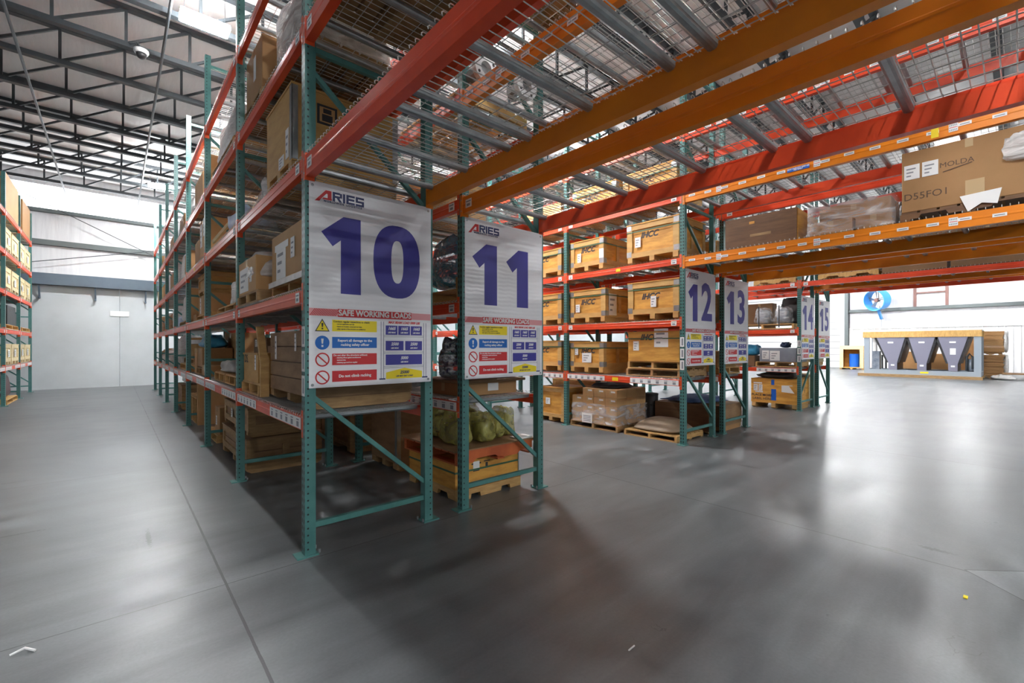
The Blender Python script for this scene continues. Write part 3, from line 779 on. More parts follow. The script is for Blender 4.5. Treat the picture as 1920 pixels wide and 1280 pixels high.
# upright stickers on the posts
for row in (10, 12, 14):
    for j, z in enumerate((1.60, 1.42, 1.24)):
        mb = MB(); x = ROW[row] - .0015; y = Y0 + .038
        mb.box(x, x + .0012, y - .034, y + .034, z - .075, z + .075); mb.m = 1
        mb.box(x - .0006, x, y - .018, y + .010, z - .055, z + .055)
        tag(mb.build('upright_sticker', ['white', 'grey_ink']), '%s white barcode sticker on the post beside banner %d' % (('topmost', 'middle', 'lowest')[j], row), 'sticker', 'barcode stickers on banner posts')
# ------------------------------------------------------------------ banners
def banner(num, x0):
    W = 1.02; X = x0 + .027; Yb = Y0 - .004; ZB = 1.222; ZT = 2.742
    t = thing('rack_banner', 'white vinyl rack banner with the large number %d, hung between two green posts' % num, 'banner', (X + W / 2, Y0 - .003, ZB), 'numbered rack end banners')
    MB().box(X, X + W, Yb, Yb + .0035, ZB, ZT).build('sheet', 'vinyl', t)
    y = Yb - .0012; o = x0          # offsets u measured from the outer post edge
    def pan(name, m, u0, u1, z0, z1, lift=0.0):
        return MB().box(o + u0, o + u1, y - lift, Yb, z0, z1).build(name, m, t)
    def poly(name, m, pts, lift=0.0):
        return MB().prism([(o + a, b) for a, b in pts], 'y', y - lift, Yb).build(name, m, t)
    mb = MB()
    for u in (.05, 1.02):
        for z in (1.245, 2.71): mb.prism([(o + u + .011 * math.cos(a * .7854), z + .011 * math.sin(a * .7854)) for a in range(8)], 'y', y - .002, y)
    mb.build('grommet', 'galv', t)
    # logo
    zb, zt, sh = 2.622, 2.692, .35
    def sl(pts, u0): return [(u0 + a + (b) * sh, zb + b) for a, b in pts]
    H = zt - zb
    poly('logo_letter', 'redp', [(.066, 2.600), (.146, 2.692), (.188, 2.692), (.188, 2.622), (.160, 2.622), (.160, 2.666), (.150, 2.666), (.112, 2.622), (.100, 2.604)])
    poly('logo_letter_bar', 'redp', [(.118, 2.622), (.190, 2.622), (.190, 2.634), (.129, 2.634)], .0002)
    def letter(boxes, u0):
        mb = MB()
        for a0, a1, b0, b1 in boxes:
            mb.prism([(o + u0 + a0 + b0 * sh * .0, zb + b0), (o + u0 + a1, zb + b0), (o + u0 + a1, zb + b1), (o + u0 + a0, zb + b1)], 'y', y, Yb)
        return mb
    th = .015
    mb = letter([(0, .018, 0, H), (.018, .055, H - th, H), (.018, .055, .028, .028 + th), (.055, .071, .032, H - .004)], .196)
    mb.prism([(o + .196 + .030, zb + .028), (o + .196 + .050, zb), (o + .196 + .072, zb), (o + .196 + .050, zb + .028)], 'y', y, Yb)
    mb.build('logo_letter', 'navyd', t)
    letter([(0, .018, 0, H)], .274).build('logo_letter', 'navyd', t)
    letter([(0, .018, 0, H), (.018, .066, 0, th), (.018, .062, .028, .028 + th), (.018, .066, H - th, H)], .300).build('logo_letter', 'navyd', t)
    letter([(0, .066, H - th, H), (0, .017, .041, H - th), (0, .066, .026, .041), (.049, .066, th, .026), (0, .066, 0, th)], .374).build('logo_letter', 'navyd', t)
    text(t, 'WORLDWIDE  LOGISTICS', .021, (o + .276, y - .0002, 2.610), 'navyd', 'F', off=.0008, sp=1.25, name='tagline')
    # numerals
    def one(u): return [(u, 2.38), (u + .165, 2.516), (u + .300, 2.516), (u + .302, 1.930), (u + .145, 1.930), (u + .145, 2.335), (u + .084, 2.282)]
    def ell(cx, cz, rx, rz, p, n=40):
        f = lambda c: math.copysign(abs(c) ** p, c)
        return [(o + cx + rx * f(math.cos(2 * math.pi * i / n)), cz + rz * f(math.sin(2 * math.pi * i / n))) for i in range(n)]
    s = str(num)
    poly('numeral', 'navy', one(.113))
    d = s[1]
    if d == '0':
        MB().ring(ell(.727, 2.226, .209, .300, .82), ell(.727, 2.226, .055, .176, .78), 'y', y, Yb).build('numeral', 'navy', t)
    elif d == '1':
        poly('numeral', 'navy', one(.535))
    else:
        text(t, d, .835, (o + .735, y, 2.222), 'navy', 'F', off=.024, name='numeral', sx=.92)
    # header band
    pan('header_band', 'pinkp', .027, 1.043, 1.755, 1.810)
    mb = MB()
    for i in range(16):
        u = .03 + i * .012
        mb.prism([(o + u, 1.757), (o + u + .006, 1.757), (o + u + .042, 1.808), (o + u + .036, 1.808)], 'y', y - .0003, Yb)
    mb.build('hatching', 'redp', t)
    pan('header_panel', 'redp', .236, .856, 1.752, 1.813, .0005)
    text(t, 'SAFE WORKING LOADS', .062, (o + .546, y - .0009, 1.783), 'white', 'F', off=.0022, name='header_text', sx=.92)
    # icons
    poly('warning_triangle', 'ink', [(.120, 1.734), (.068, 1.640), (.174, 1.640)])
    poly('warning_triangle_fill', 'yelp', [(.120, 1.722), (.078, 1.6465), (.164, 1.6465)], .0003)
    mb = MB(); mb.prism([(o + .113, 1.702), (o + .129, 1.702), (o + .125, 1.672), (o + .117, 1.672)], 'y', y - .0007, Yb); mb.box(o + .115, o + .127, y - .0007, Yb, 1.655, 1.666); mb.build('exclamation_mark', 'ink', t)
    MB().prism(ell(.121, 1.556, .052, .052, 1, 28), 'y', y, Yb).build('notice_disc', 'bluep', t)
    mb = MB(); mb.prism([(o + .112, 1.586), (o + .130, 1.586), (o + .126, 1.548), (o + .116, 1.548)], 'y', y - .0005, Yb); mb.box(o + .114, o + .128, y - .0005, Yb, 1.524, 1.539); mb.build('exclamation_mark', 'white', t)
    for zc in (1.430, 1.298):
        mb = MB(); mb.ring(ell(.122, zc, .052, .052, 1, 28), ell(.122, zc, .042, .042, 1, 28), 'y', y, Yb)
        mb.prism([(o + .090, zc + .036), (o + .083, zc + .029), (o + .154, zc - .036), (o + .161, zc - .029)], 'y', y, Yb)
        mb.build('prohibition_ring', 'redp', t)
    pan('warning_panel', 'yelp', .193, .546, 1.642, 1.729)
    for i, (tx, sz, u) in enumerate((('Conduct regular inspections to check:', .0185, .202), ('- correct application and use', .012, .222), ('- beams are located, connected and clean', .012, .222), ('- other aspects of the structure are satisfactory', .012, .222))):
        text(t, tx, sz, (o + u, y - .0003, 1.716 - i * .0185), 'ink', 'F', off=.0006, align='LEFT', name='warning_text')
    pan('notice_panel', 'bluep', .193, .546, 1.516, 1.600)
    text(t, 'Report all damage to the', .027, (o + .370, y - .0003, 1.573), 'white', 'F', off=.0009, name='notice_text')
    text(t, 'racking safety officer', .027, (o + .370, y - .0003, 1.541), 'white', 'F', off=.0009, name='notice_text')
    pan('prohibition_panel', 'redp', .193, .546, 1.387, 1.474)
    for i, (tx, sz, u) in enumerate((('Do not alter the structure without:', .0185, .202), ('- checking effects against manufacturers', .012, .222), ('  technical data', .012, .222), ('- obtaining approval from supplier', .012, .222))):
        text(t, tx, sz, (o + u, y - .0003, 1.461 - i * .0185), 'white', 'F', off=.0006, align='LEFT', name='prohibition_text')
    pan('prohibition_panel', 'redp', .193, .546, 1.261, 1.344)
    text(t, 'Do not climb racking', .030, (o + .370, y - .0003, 1.302), 'white', 'F', off=.001, name='prohibition_text')
    # load diagram
    text(t, 'MAX BEAM LOAD 5000 LBS', .0255, (o + .791, y, 1.725), 'redp', 'F', off=.0012, shear=.25, name='diagram_title', sx=.94)
    mb = MB()
    for u in (.583, .606, .974, .997): mb.box(o + u - .0015, o + u + .0015, y, Yb, 1.27, 1.73)
    for z in (1.618, 1.483, 1.366): mb.box(o + .606, o + .974, y, Yb, z - .001, z + .001); mb.box(o + .606, o + .974, y, Yb, z - .012, z - .010)
    for u in (.594, .986): mb.box(o + u - .026, o + u + .026, y, Yb, 1.259, 1.270)
    mb.build('diagram_rack', 'navyd', t)
    for u0, u1, z0, z1, a in ((.623, .728, 1.624, 1.700, '1665'), (.735, .843, 1.624, 1.700, '1665'), (.850, .956, 1.624, 1.700, '1665'), (.623, .783, 1.495, 1.574, '2500'), (.799, .958, 1.495, 1.574, '2500'), (.623, .958, 1.376, 1.462, '5000')):
        pan('diagram_load', 'navy', u0, u1, z0, z1)
        zc = (z0 + z1) / 2
        text(t, a, .033, (o + (u0 + u1) / 2, y - .0003, zc + .013), 'white', 'F', off=.0013, shear=.25, name='diagram_value')
        text(t, 'LBS MAX', .017, (o + (u0 + u1) / 2, y - .0003, zc - .020), 'white', 'F', off=.0008, shear=.25, name='diagram_value')
    poly('diagram_bay_load', 'yelp', [(.627, 1.263), (.958, 1.263), (.958, 1.318), (.792, 1.350), (.627, 1.315)])
    text(t, '25000', .033, (o + .792, y - .0003, 1.313), 'navyd', 'F', off=.0013, shear=.25, name='diagram_value')
    text(t, 'LBS MAX BAY LOAD', .017, (o + .792, y - .0003, 1.283), 'navyd', 'F', off=.0008, shear=.25, name='diagram_value')
for n, x in ROW.items():
    banner(n, x)

# ------------------------------------------------------------------ goods: builders
def face_box(fc, B, u, v, w_, h_, t0=.0, t=.0025):
    """box of a sticker on face fc of B=(x0,x1,y0,y1,z0,z1); u from the viewer's left, v from the bottom"""
    x0, x1, y0, y1, z0, z1 = B
    if fc == 'L': return (x0 - t0 - t, x0 - t0, y1 - u - w_, y1 - u, z0 + v, z0 + v + h_)
    if fc == 'F': return (x0 + u, x0 + u + w_, y0 - t0 - t, y0 - t0, z0 + v, z0 + v + h_)
    if fc == 'R': return (x1 + t0, x1 + t0 + t, y0 + u, y0 + u + w_, z0 + v, z0 + v + h_)
    if fc == 'B': return (x1 - u - w_, x1 - u, y1 + t0, y1 + t0 + t, z0 + v, z0 + v + h_)

def papers(t, B, lst, t0=.0, name='shipping_label'):
    for qi, q in enumerate(lst):
        fc, u, v, w_, h_ = q[:5]
        t0 = qi * .0012
        c = face_box(fc, B, u, v, w_, h_, t0)
        mb = MB().box(*c); mb.m = 1
        if len(q) < 6:
            for i in range(3):
                c2 = face_box(fc, B, u + w_ * .15, v + h_ * (.68 - .24 * i), w_ * (.6 - .15 * i), h_ * .09, t0 + .0025, .0006)
                mb.box(*c2)
        mb.build(name, ['white', 'grey_ink'], t)

def fit(B):
    x0, x1, y0, y1, z0, z1 = B
    for r_, xr in ROW.items():
        if x1 > xr + .02 and x0 < xr + FD - .02:
            for k in range(BAYS[r_] + 1):
                f = Y0 + .038 + BP * k
                if y0 < f + .06 and y1 > f - .06:
                    if f - y0 > y1 - f: y1 = f - .06
                    else: y0 = f + .06
    return (x0, x1, y0, y1, z0, z1)

def crate(label, B, m='ply', lum='lumber', batt=.07, skid=.09, pap=(), strap=None, mark=None, metal=False, group=None, planks=0, lid=True, cat='crate', name='wooden_crate'):
    B = fit(B)
    x0, x1, y0, y1, z0, z1 = B
    t = thing(name, label, cat, ((x0 + x1) / 2, (y0 + y1) / 2, z0), group)
    zb = z0 + skid; q = .018 if batt else 0
    b = (x0 + q, x1 - q, y0 + q, y1 - q, zb, z1 - (.02 if lid else 0))
    if planks:
        mb = MB(); hh = (b[5] - b[4]) / planks
        for i in range(planks): mb.box(b[0], b[1], b[2], b[3], b[4] + i * hh + .005, b[4] + (i + 1) * hh - .005)
        mb.m = 1; mb.box(b[0] + .012, b[1] - .012, b[2] + .012, b[3] - .012, b[4], b[5] - .01); mb.build('box_body', [m, 'plydark'], t)
    else:
        MB().box(*b).build('box_body', m, t)
    if lid: MB().box(x0 - .008, x1 + .008, y0 - .008, y1 + .008, z1 - .02, z1).build('lid', m, t)
    if batt:
        mb = MB(); zt = b[5]
        for (fx0, fx1) in ((x0, x0 + q), (x1 - q, x1)):
            mb.box(fx0, fx1, y0 + q, y0 + q + batt, zb, zt); mb.box(fx0, fx1, y1 - q - batt, y1 - q, zb, zt)
            mb.box(fx0, fx1, y0 + q + batt, y1 - q - batt, zb, zb + batt); mb.box(fx0, fx1, y0 + q + batt, y1 - q - batt, zt - batt, zt)
        for (fy0, fy1) in ((y0, y0 + q), (y1 - q, y1)):
            mb.box(x0, x0 + batt, fy0, fy1, zb, zt); mb.box(x1 - batt, x1, fy0, fy1, zb, zt)
            mb.box(x0 + batt, x1 - batt, fy0, fy1, zb, zb + batt); mb.box(x0 + batt, x1 - batt, fy0, fy1, zt - batt, zt)
            if x1 - x0 > .8: mb.box((x0 + x1 - batt) / 2, (x0 + x1 + batt) / 2, fy0, fy1, zb + batt, zt - batt)
        mb.build('batten_frame', lum, t)
    if skid:
        n = 3
        for i in range(n):
            yc = y0 + .06 + (y1 - y0 - .12) * i / (n - 1)
            mb = MB(); mb.prism([(x0, zb), (x1, zb), (x1, z0 + .03), (x1 - .05, z0), (x0 + .05, z0), (x0, z0 + .03)], 'y', yc - .045, yc + .045)
            mb.build('skid', lum, t)
    if metal:
        mb = MB()
        for xx in (x0, x1):
            for zz in (zb + .02, z1 - .11):
                s = -1 if xx == x0 else 1
                mb.box(min(xx, xx + s * .003), max(xx, xx + s * .003), y0 - .003, y0 + .09, zz, zz + .09); mb.box(min(xx, xx - s * .09), max(xx, xx - s * .09), y0 - .003, y0, zz, zz + .09)
                mb.box(min(xx, xx + s * .003), max(xx, xx + s * .003), y1 - .09, y1 + .003, zz, zz + .09)
        mb.build('corner_plate', 'galv', t)
    if strap:
        mb = MB()
        for zs in strap:
            z = z0 + zs; e = .004
            mb.box(x0 - e, x1 + e, y0 - e, y0, z - .009, z + .009); mb.box(x0 - e, x0, y0, y1, z - .009, z + .009)
            mb.box(x0 - e, x1 + e, y1, y1 + e, z - .009, z + .009); mb.box(x1, x1 + e, y0, y1, z - .009, z + .009)
        mb.build('steel_strap', 'strap', t)
    papers(t, B, pap, .0 if not batt else .0)
    if mark:
        for (s, fc, u, v, sz, mm) in mark:
            c = face_box(fc, B, u, v, 0, 0)
            px, py = (c[0] + .0015 + (q if fc == 'L' else 0) - .002, c[2]) if fc == 'L' else (c[0], c[2] + .0015 + q - .002)
            text(t, s, sz, (px, py, c[4]), mm, fc, off=sz * (.035 if s == 'IHCC' else .010), shear=.3 if s == 'IHCC' else 0, name='stencil_marking')
    return t

def carton(label, B, m='card', pap=(), tape=True, group=None, mark=None, flaps=False, cat='box', name='cardboard_box'):
    B = fit(B)
    x0, x1, y0, y1, z0, z1 = B
    t = thing(name, label, cat, ((x0 + x1) / 2, (y0 + y1) / 2, z0), group)
    MB().box(*B).build('box_body', m, t, bevel=.006)
    if tape:
        yc = (y0 + y1) / 2; mb = MB(); mb.box(x0 - .0015, x1 + .0015, yc - .03, yc + .03, z1, z1 + .0015)
        for xx in (x0 - .0015, x1): mb.box(xx, xx + .0015, yc - .03, yc + .03, z1 - .09, z1)
        mb.build('packing_tape', 'tape', t)
    papers(t, B, pap)
    if mark:
        for (s, fc, u, v, sz, mm) in mark:
            c = face_box(fc, B, u, v, 0, 0)
            text(t, s, sz, (c[0] + .0015, c[2], c[4]) if fc == 'L' else (c[0], c[2] + .0015, c[4]), mm, fc, off=0.0, name='marking')
    return t

PH_ = .125
def pallet(label, x0, x1, y0, y1, z0, m='oldlum', along='x', group='wooden pallets', n=3, h=PH_):
    x0, x1, y0, y1 = fit((x0, x1, y0, y1, 0, 0))[:4]
    t = thing('wooden_pallet', label, 'pallet', ((x0 + x1) / 2, (y0 + y1) / 2, z0), group)
    bt = .02
    top = MB(); bot = MB()
    if along == 'x':      # stringers run along x, their ends face the aisle
        L = x1 - x0; k = max(5, int(L / .14)); bw = L / k
        for i in range(k): top.box(x0 + i * bw + .012, x0 + (i + 1) * bw - .012, y0, y1, z0 + h - bt, z0 + h)
        for xx in (x0, (x0 + x1) / 2 - .045, x1 - .09): bot.box(xx, xx + .09, y0, y1, z0, z0 + bt)
        for i in range(n):
            yc = y0 + .02 + (y1 - y0 - .04) * i / (n - 1)
            MB().box(x0, x1, yc - .02, yc + .02, z0 + bt, z0 + h - bt).build('stringer', m, t)
    else:
        L = y1 - y0; k = max(5, int(L / .14)); bw = L / k
        for i in range(k): top.box(x0, x1, y0 + i * bw + .012, y0 + (i + 1) * bw - .012, z0 + h - bt, z0 + h)
        for yy in (y0, (y0 + y1) / 2 - .045, y1 - .09): bot.box(x0, x1, yy, yy + .09, z0, z0 + bt)
        for i in range(n):
            xc = x0 + .02 + (x1 - x0 - .04) * i / (n - 1)
            mb = MB(); zz0, zz1 = z0 + bt, z0 + h - bt
            # notched stringer
            a, b2 = y0, y1; Ln = b2 - a
            mb.prism([(a, zz0), (a + .14 * Ln, zz0), (a + .16 * Ln, zz0 + .04), (a + .34 * Ln, zz0 + .04), (a + .36 * Ln, zz0), (a + .64 * Ln, zz0), (a + .66 * Ln, zz0 + .04), (a + .84 * Ln, zz0 + .04), (a + .86 * Ln, zz0), (b2, zz0), (b2, zz1), (a, zz1)], 'x', xc - .02, xc + .02)
            mb.build('stringer', m, t)
    top.build('top_boards', m, t); bot.build('bottom_boards', m, t)
    return t

def bundle(label, B, core='card', wrap='wrap', seed=1.0, amp=.10, name='wrapped_bundle', cat='bundle', group=None, rnd=.35, top=.92, pap=(), freq=2.2):
    B = fit(B)
    x0, x1, y0, y1, z0, z1 = B
    t = thing(name, label, cat, ((x0 + x1) / 2, (y0 + y1) / 2, z0), group)
    if core:
        MB().lump(x0 + .05, x1 - .05, y0 + .05, y1 - .05, z0, z1 - .06, amp * .6, freq, seed, 12, rnd, top).build('contents', core, t, smooth=True)
    MB().lump(x0, x1, y0, y1, z0, z1, amp, freq, seed + 5, 16, rnd, top).build('plastic_wrap', wrap, t, smooth=True)
    papers(t, B, pap)
    return t

def lumpbag(label, B, m, seed, name='plastic_bag', cat='bag', amp=.16, rnd=.6, top=.8, group=None, freq=2.4):
    B = fit(B)
    x0, x1, y0, y1, z0, z1 = B
    o = MB().lump(x0, x1, y0, y1, z0, z1, amp, freq, seed, 16, rnd, top).build(name, m, None, loc=((x0 + x1) / 2, (y0 + y1) / 2, z0), smooth=True)
    return tag(o, label, cat, group)

def drum(label, x, y, z, r, h, m, band='white', name='fibre_drum', cat='drum'):
    t = thing(name, label, cat, (x, y, z))
    MB().lathe([(r * .96, z), (r, z + .01), (r, z + h * .32), (r * 1.03, z + h * .335), (r, z + h * .35), (r, z + h * .65), (r * 1.03, z + h * .665), (r, z + h * .68), (r, z + h - .02)], x, y, 24).build('drum_body', m, t, smooth=False)
    MB().lathe([(r * 1.03, z + h - .03), (r * 1.04, z + h), (r * .98, z + h + .006), (r * .94, z + h - .006)], x, y, 24).build('lid', m, t)
    if band:
        a0, a1 = math.pi * .8, math.pi * 1.35
        pts = [(x + r * 1.035 * math.cos(a0 + (a1 - a0) * i / 8), y + r * 1.035 * math.sin(a0 + (a1 - a0) * i / 8)) for i in range(9)]
        inn = [(x + r * 1.03 * math.cos(a0 + (a1 - a0) * i / 8), y + r * 1.03 * math.sin(a0 + (a1 - a0) * i / 8)) for i in range(9)]
        MB().prism(pts + inn[::-1], 'z', z + h * .70, z + h * .9).build('drum_label', band, t)
    return t
def DZ_(i): return LV[i] + .0205      # top of the deck wires / hooks at level i
# ------------------------------------------------------------------ goods on rack 10
D = [DZ_(i) for i in range(5)]
# lowest level, first bay
crate('large weathered plank crate beside banner 10 on the lowest level of rack 10', (1.15, 2.02, 3.66, 4.9, D[0], 1.665), 'oldply', 'oldlum', 0, .09, planks=4, lid=False,
      pap=(('L', .17, .38, .055, .22), ('L', .80, .46, .045, .15), ('L', 1.04, .36, .055, .22)))
pallet('pallet under the small marked crate beside the weathered plank crate', 1.07, 1.78, 5.02, 5.83, D[0], 'lumber')
crate('small pale crate with black painted letters on a pallet left of the plank crate', (1.09, 1.70, 5.13, 5.80, D[0] + .126, 1.46), 'ply', 'lumber', 0, 0, pap=(('L', .52, .13, .06, .16),),
      mark=[('DS.', 'L', .14, .24, .13, 'ink')])
o = MB().bar((1.10, 5.11, 1.72), (1.10, 4.96, 1.40), .05, .065, up=(1, 0, 0)).bar((1.11, 4.965, 1.415), (1.11, 4.965, 1.03), .05, .075, up=(1, 0, 0)).build('wooden_strut', 'lumber', None, loc=(1.11, 4.97, 1.03))
tag(o, 'bent pale wooden strut standing between the plank crate and small marked crate', 'board')
lumpbag('dark blue bag lying on top of the small marked crate', (1.35, 1.68, 5.2, 5.7, 1.461, 1.54), 'navybag', 3.1, top=.7)
# lowest level, second bay
pallet('pale pallet at the deck edge in front of the grey film bundle on rack 10', 1.13, 1.75, 6.56, 7.25, D[0], 'lumber')
pallet('pallet carrying the grey film bundle on rack 10', 1.13, 1.95, 7.3, 8.1, D[0], 'lumber')
lumpbag('grey plastic film bundle flopped over a pallet, lowest level of rack 10', (1.14, 1.6, 6.95, 8.05, D[0] + .126, 1.325), 'greypl', 5.3, 'film_bundle', 'bundle', .2, .5)
pallet('pallet raised behind the grey film bundle', 1.62, 2.04, 6.7, 8.2, 1.30, 'oldlum')
for k_, (a, b) in enumerate(((6.75, 7.4), (7.45, 8.1))):
    MB()
tag(MB().box(1.98, 2.04, 6.75, 8.05, D[0], 1.30).build('timber_plank', 'oldlum', None, loc=(2.01, 7.4, D[0])), 'timber plank propping the raised pallet behind the grey bundle', 'block')
carton('dark carton with a white label on the raised pallet of rack 10', (1.66, 2.02, 7.3, 8.1, 1.426, 1.66), 'carddk', (('L', .1, .1, .13, .11),))
carton('low dark carton beside the labelled one on the raised pallet', (1.66, 2.02, 6.75, 7.25, 1.426, 1.54), 'carddk')
# third bay
carton('tall narrow carton standing at the left of the blue film, rack 10', (1.14, 1.6, 10.15, 10.45, D[0], 1.50), 'card2')
carton('tall upright carton under the blue film, lowest level of rack 10', (1.14, 1.6, 9.45, 10.05, D[0] + .14, 1.50), 'card')
carton('short carton lying in front of the tall carton under blue film', (1.13, 1.55, 8.95, 9.4, D[0], 1.21), 'card')
carton('carton behind the blue film reaching the beam above', (1.62, 2.03, 9.2, 10.4, D[0], 1.78), 'card2')
pallet('small pallet under the tall upright carton with blue film', 1.13, 1.65, 9.42, 10.1, D[0], 'oldlum')
lumpbag('bright blue plastic film heap on tall cartons of rack 10', (1.16, 1.6, 9.45, 10.5, 1.502, 1.74), 'bluepl', 8.4, 'film_bundle', 'bundle', .25, .6, .6)
# fourth bay
pallet('pallet in the fourth bay under the fibre drum', 1.13, 2.0, 10.9, 12.9, D[0] , 'lumber')
pallet('second pallet stacked under the fibre drum', 1.2, 2.0, 11.2, 12.9, D[0] + .126, 'oldlum')
drum('brown fibre drum with a pale label, lowest level of rack 10', 1.6, 12.25, D[0] + .252, .36, .44, 'drum')
lumpbag('grey hose heap left of the fibre drum', (1.14, 1.9, 13.2, 14.15, D[0], 1.45), 'greypl', 2.2, 'hose_heap', 'bundle', .3, .6)
lumpbag('tall white film bundle left of the grey hose heap', (1.2, 1.9, 14.3, 15.3, D[0] , 1.8), 'whitebag', 6.7, 'film_bundle', 'bundle', .15, .4)
for i, y in enumerate((15.6, 16.9, 18.3, 19.2)):
    lumpbag('grey lumpy bundle, %s from the back wall, lowest level of rack 10' % ['fourth', 'third', 'second', 'first'][i], (1.14, 1.9, y, y + 1.0 - .1 * i, D[0], 1.35 + .1 * (i % 2)), ['greypl', 'whitebag', 'greypl', 'oldply'][i], 11.0 + i, 'film_bundle', 'bundle', .25, .6)
# second level
pallet('pallet under the tan labelled box, second level of rack 10', 1.12, 2.0, 3.6, 4.72, D[1], 'lumber')
t = carton('tan box with large white papers beside banner 10, second level', (1.12, 1.95, 3.58, 4.72, D[1] + .145, 2.55), 'card2', (('L', .16, .03, .30, .30), ('L', .12, .29, .42, .06, 1), ('L', .62, .17, .11, .17)), tape=False)
MB().box(1.10, 1.97, 3.56, 4.74, D[1] + .126, D[1] + .144).box(1.095, 1.10, 3.56, 4.74, D[1] + .11, D[1] + .16).build('metal_tray', 'galv', t)
pallet('pallet under the film draped box, second level of rack 10', 1.03, 1.9, 4.9, 5.83, D[1], 'oldlum')
t = carton('box half covered by draped clear film, before the second post, second level', (1.04, 1.85, 5.0, 5.80, D[1] + .126, 2.44), 'card2', (('L', .06, .02, .42, .25), ('L', .54, .1, .09, .15)))
MB().lump(1.02, 1.88, 4.96, 5.83, D[1] + .26, 2.50, .07, 2.2, 3.3, 16, .22, .93).build('film_drape', 'wrapw', t, smooth=True)
pallet('pallet under the white wrapped stack, second level of rack 10', 1.13, 1.9, 6.6, 7.85, D[1], 'lumber')
bundle('white wrapped stack with frayed paper, second level second bay of rack 10', (1.2, 1.75, 6.8, 7.5, D[1] + .126, 2.46), 'card', 'whitebag', 2.7, .12, 'wrapped_stack', 'bundle', None, .3)
carton('brown carton beside the white wrapped stack, second level', (1.5, 1.93, 7.87, 8.2, D[1], 2.22), 'card')
carton('long dark board behind the white wrapped stack, second level', (1.96, 2.05, 6.0, 8.1, D[1] , 2.72), 'carddk', tape=False)
lumpbag('grey bucket shaped bundle at the deck edge behind the film draped box', (1.12, 1.45, 6.0, 6.5, D[1], 2.20), 'greypl', 9.1, 'film_bundle', 'bundle', .12, .5)
pallet('pallet under the two tan cartons, second level of rack 10', 1.13, 1.95, 8.45, 10.1, D[1], 'lumber')
for i, y in enumerate((8.9, 9.5)):
    carton('tan carton with white strip, %s of two under the small crate' % ('nearer', 'farther')[i], (1.16, 1.9, y, y + .56, D[1] + .126, 2.43), 'card2', (('L', .2, .03, .1, .28),), group=None)
crate('small crate with a timber frame on top of two tan cartons, second level', (1.16, 1.9, 8.95, 10.1, 2.432, 2.795), 'ply', 'lumber', .06, .07)
carton('small low carton at the deck edge in the third bay, second level', (1.13, 1.5, 10.15, 10.55, D[1], 2.13), 'card')
pallet('pallet under the tall white wrapped load, second level of rack 10', 1.13, 1.95, 11.0, 13.0, D[1], 'oldlum')
bundle('tall white wrapped load, second level fourth bay of rack 10', (1.14, 1.9, 11.9, 12.95, D[1] + .126, 2.70), None, 'whitebag', 1.2, .08, 'wrapped_load', 'bundle', None, .25)
carton('upright wrapped carton right of the tall white wrapped load', (1.14, 1.8, 11.15, 11.8, D[1] + .126, 2.72), 'card2', (('L', .2, .1, .2, .4),))
for i, (y, m, h) in enumerate(((13.4, 'bluefoam', .3), (14.4, 'whitebag', .62), (15.8, 'oldply', .5), (17.0, 'whitebag', .6), (18.2, 'oldply', .55), (19.3, 'pale', .6))):
    nm = ['pale blue foam heap', 'white wrapped load', 'brown covered load', 'white wrapped load', 'brown covered load', 'pale wooden load'][i]
    lumpbag('%s on second level of rack 10, %s from the back wall' % (nm, ORD[5 - i]), (1.14, 1.95, y, y + .9, D[1], D[1] + h), m, 20.0 + i, 'covered_load', 'load', .08, .3, .95)
# third level
def open_crate(B, label):
    return crate(label, B, 'ply', 'lumber', 0, .15, lid=True, pap=(('L', .42, .17, .16, .10), ('L', .64, .20, .09, .25)))
t = open_crate((1.1, 2.05, 4.0, 4.82, D[2], 3.73), 'big plywood box with steel corner strips beside post above banner 10')
for xx in (1.096, 2.0):
    MB().box(xx, xx + .05, 3.996, 4.0, D[2] + .16, 3.72).box(xx if xx < 1.5 else 2.05, (xx if xx < 1.5 else 2.05) + .004, 3.996, 4.06, D[2] + .16, 3.72).build('corner_strip', 'galv', t)
mb = MB(); mb.box(1.30, 1.47, 3.996, 4.0, 3.45, 3.62); mb.m = 1; mb.box(1.32, 1.45, 3.995, 3.996, 3.47, 3.60); mb.build('printed_mark', ['ink', 'card2'], t)
mb = MB(); mb.box(1.34, 1.43, 3.994, 3.995, 3.48, 3.54); mb.box(1.35, 1.42, 3.994, 3.995, 3.55, 3.59); mb.build('printed_mark', 'ink', t)
bundle('milky film wrapped bundle with holes behind the big plywood box, third level', (1.12, 1.8, 4.92, 6.2, D[2], 3.36), 'card', 'wrapw', 4.4, .25, 'wrapped_bundle', 'bundle', None, .6, .7)
pallet('pallet with dark castings, third level second bay of rack 10', 1.13, 2.0, 6.55, 8.05, D[2] + .02, 'lumber')
lumpbag('pale blue foam sheet bundle on the third level of rack 10', (1.14, 1.7, 6.6, 7.4, D[2] + .146, 3.38), 'bluefoam', 7.1, 'foam_bundle', 'bundle', .3, .6)
crate('dark open frame crate behind the pale blue foam, third level', (1.72, 2.04, 6.4, 8.0, D[2] + .146, 3.45), 'plydark', 'oldlum', .05, 0)
tag(MB().bar((1.10, 8.0, 3.09), (1.3, 7.5, 3.40), .03, .05).build('loose_board', 'pale', None, loc=(1.2, 7.7, 3.09)), 'loose pale slat leaning beside the pale blue foam', 'board')
pallet('pallet under tall labelled cartons, third level of rack 10', 1.13, 2.0, 8.5, 10.5, D[2], 'oldlum')
carton('tall tan carton with two white labels, third level third bay of rack 10', (1.13, 1.95, 8.9, 9.65, D[2] + .126, 3.70), 'card2', (('L', .05, .2, .22, .4), ('L', .4, .35, .12, .3)))
carton('lower tan carton left of the tall labelled one, third level', (1.13, 1.95, 9.7, 10.3, D[2] + .126, 3.45), 'card2')
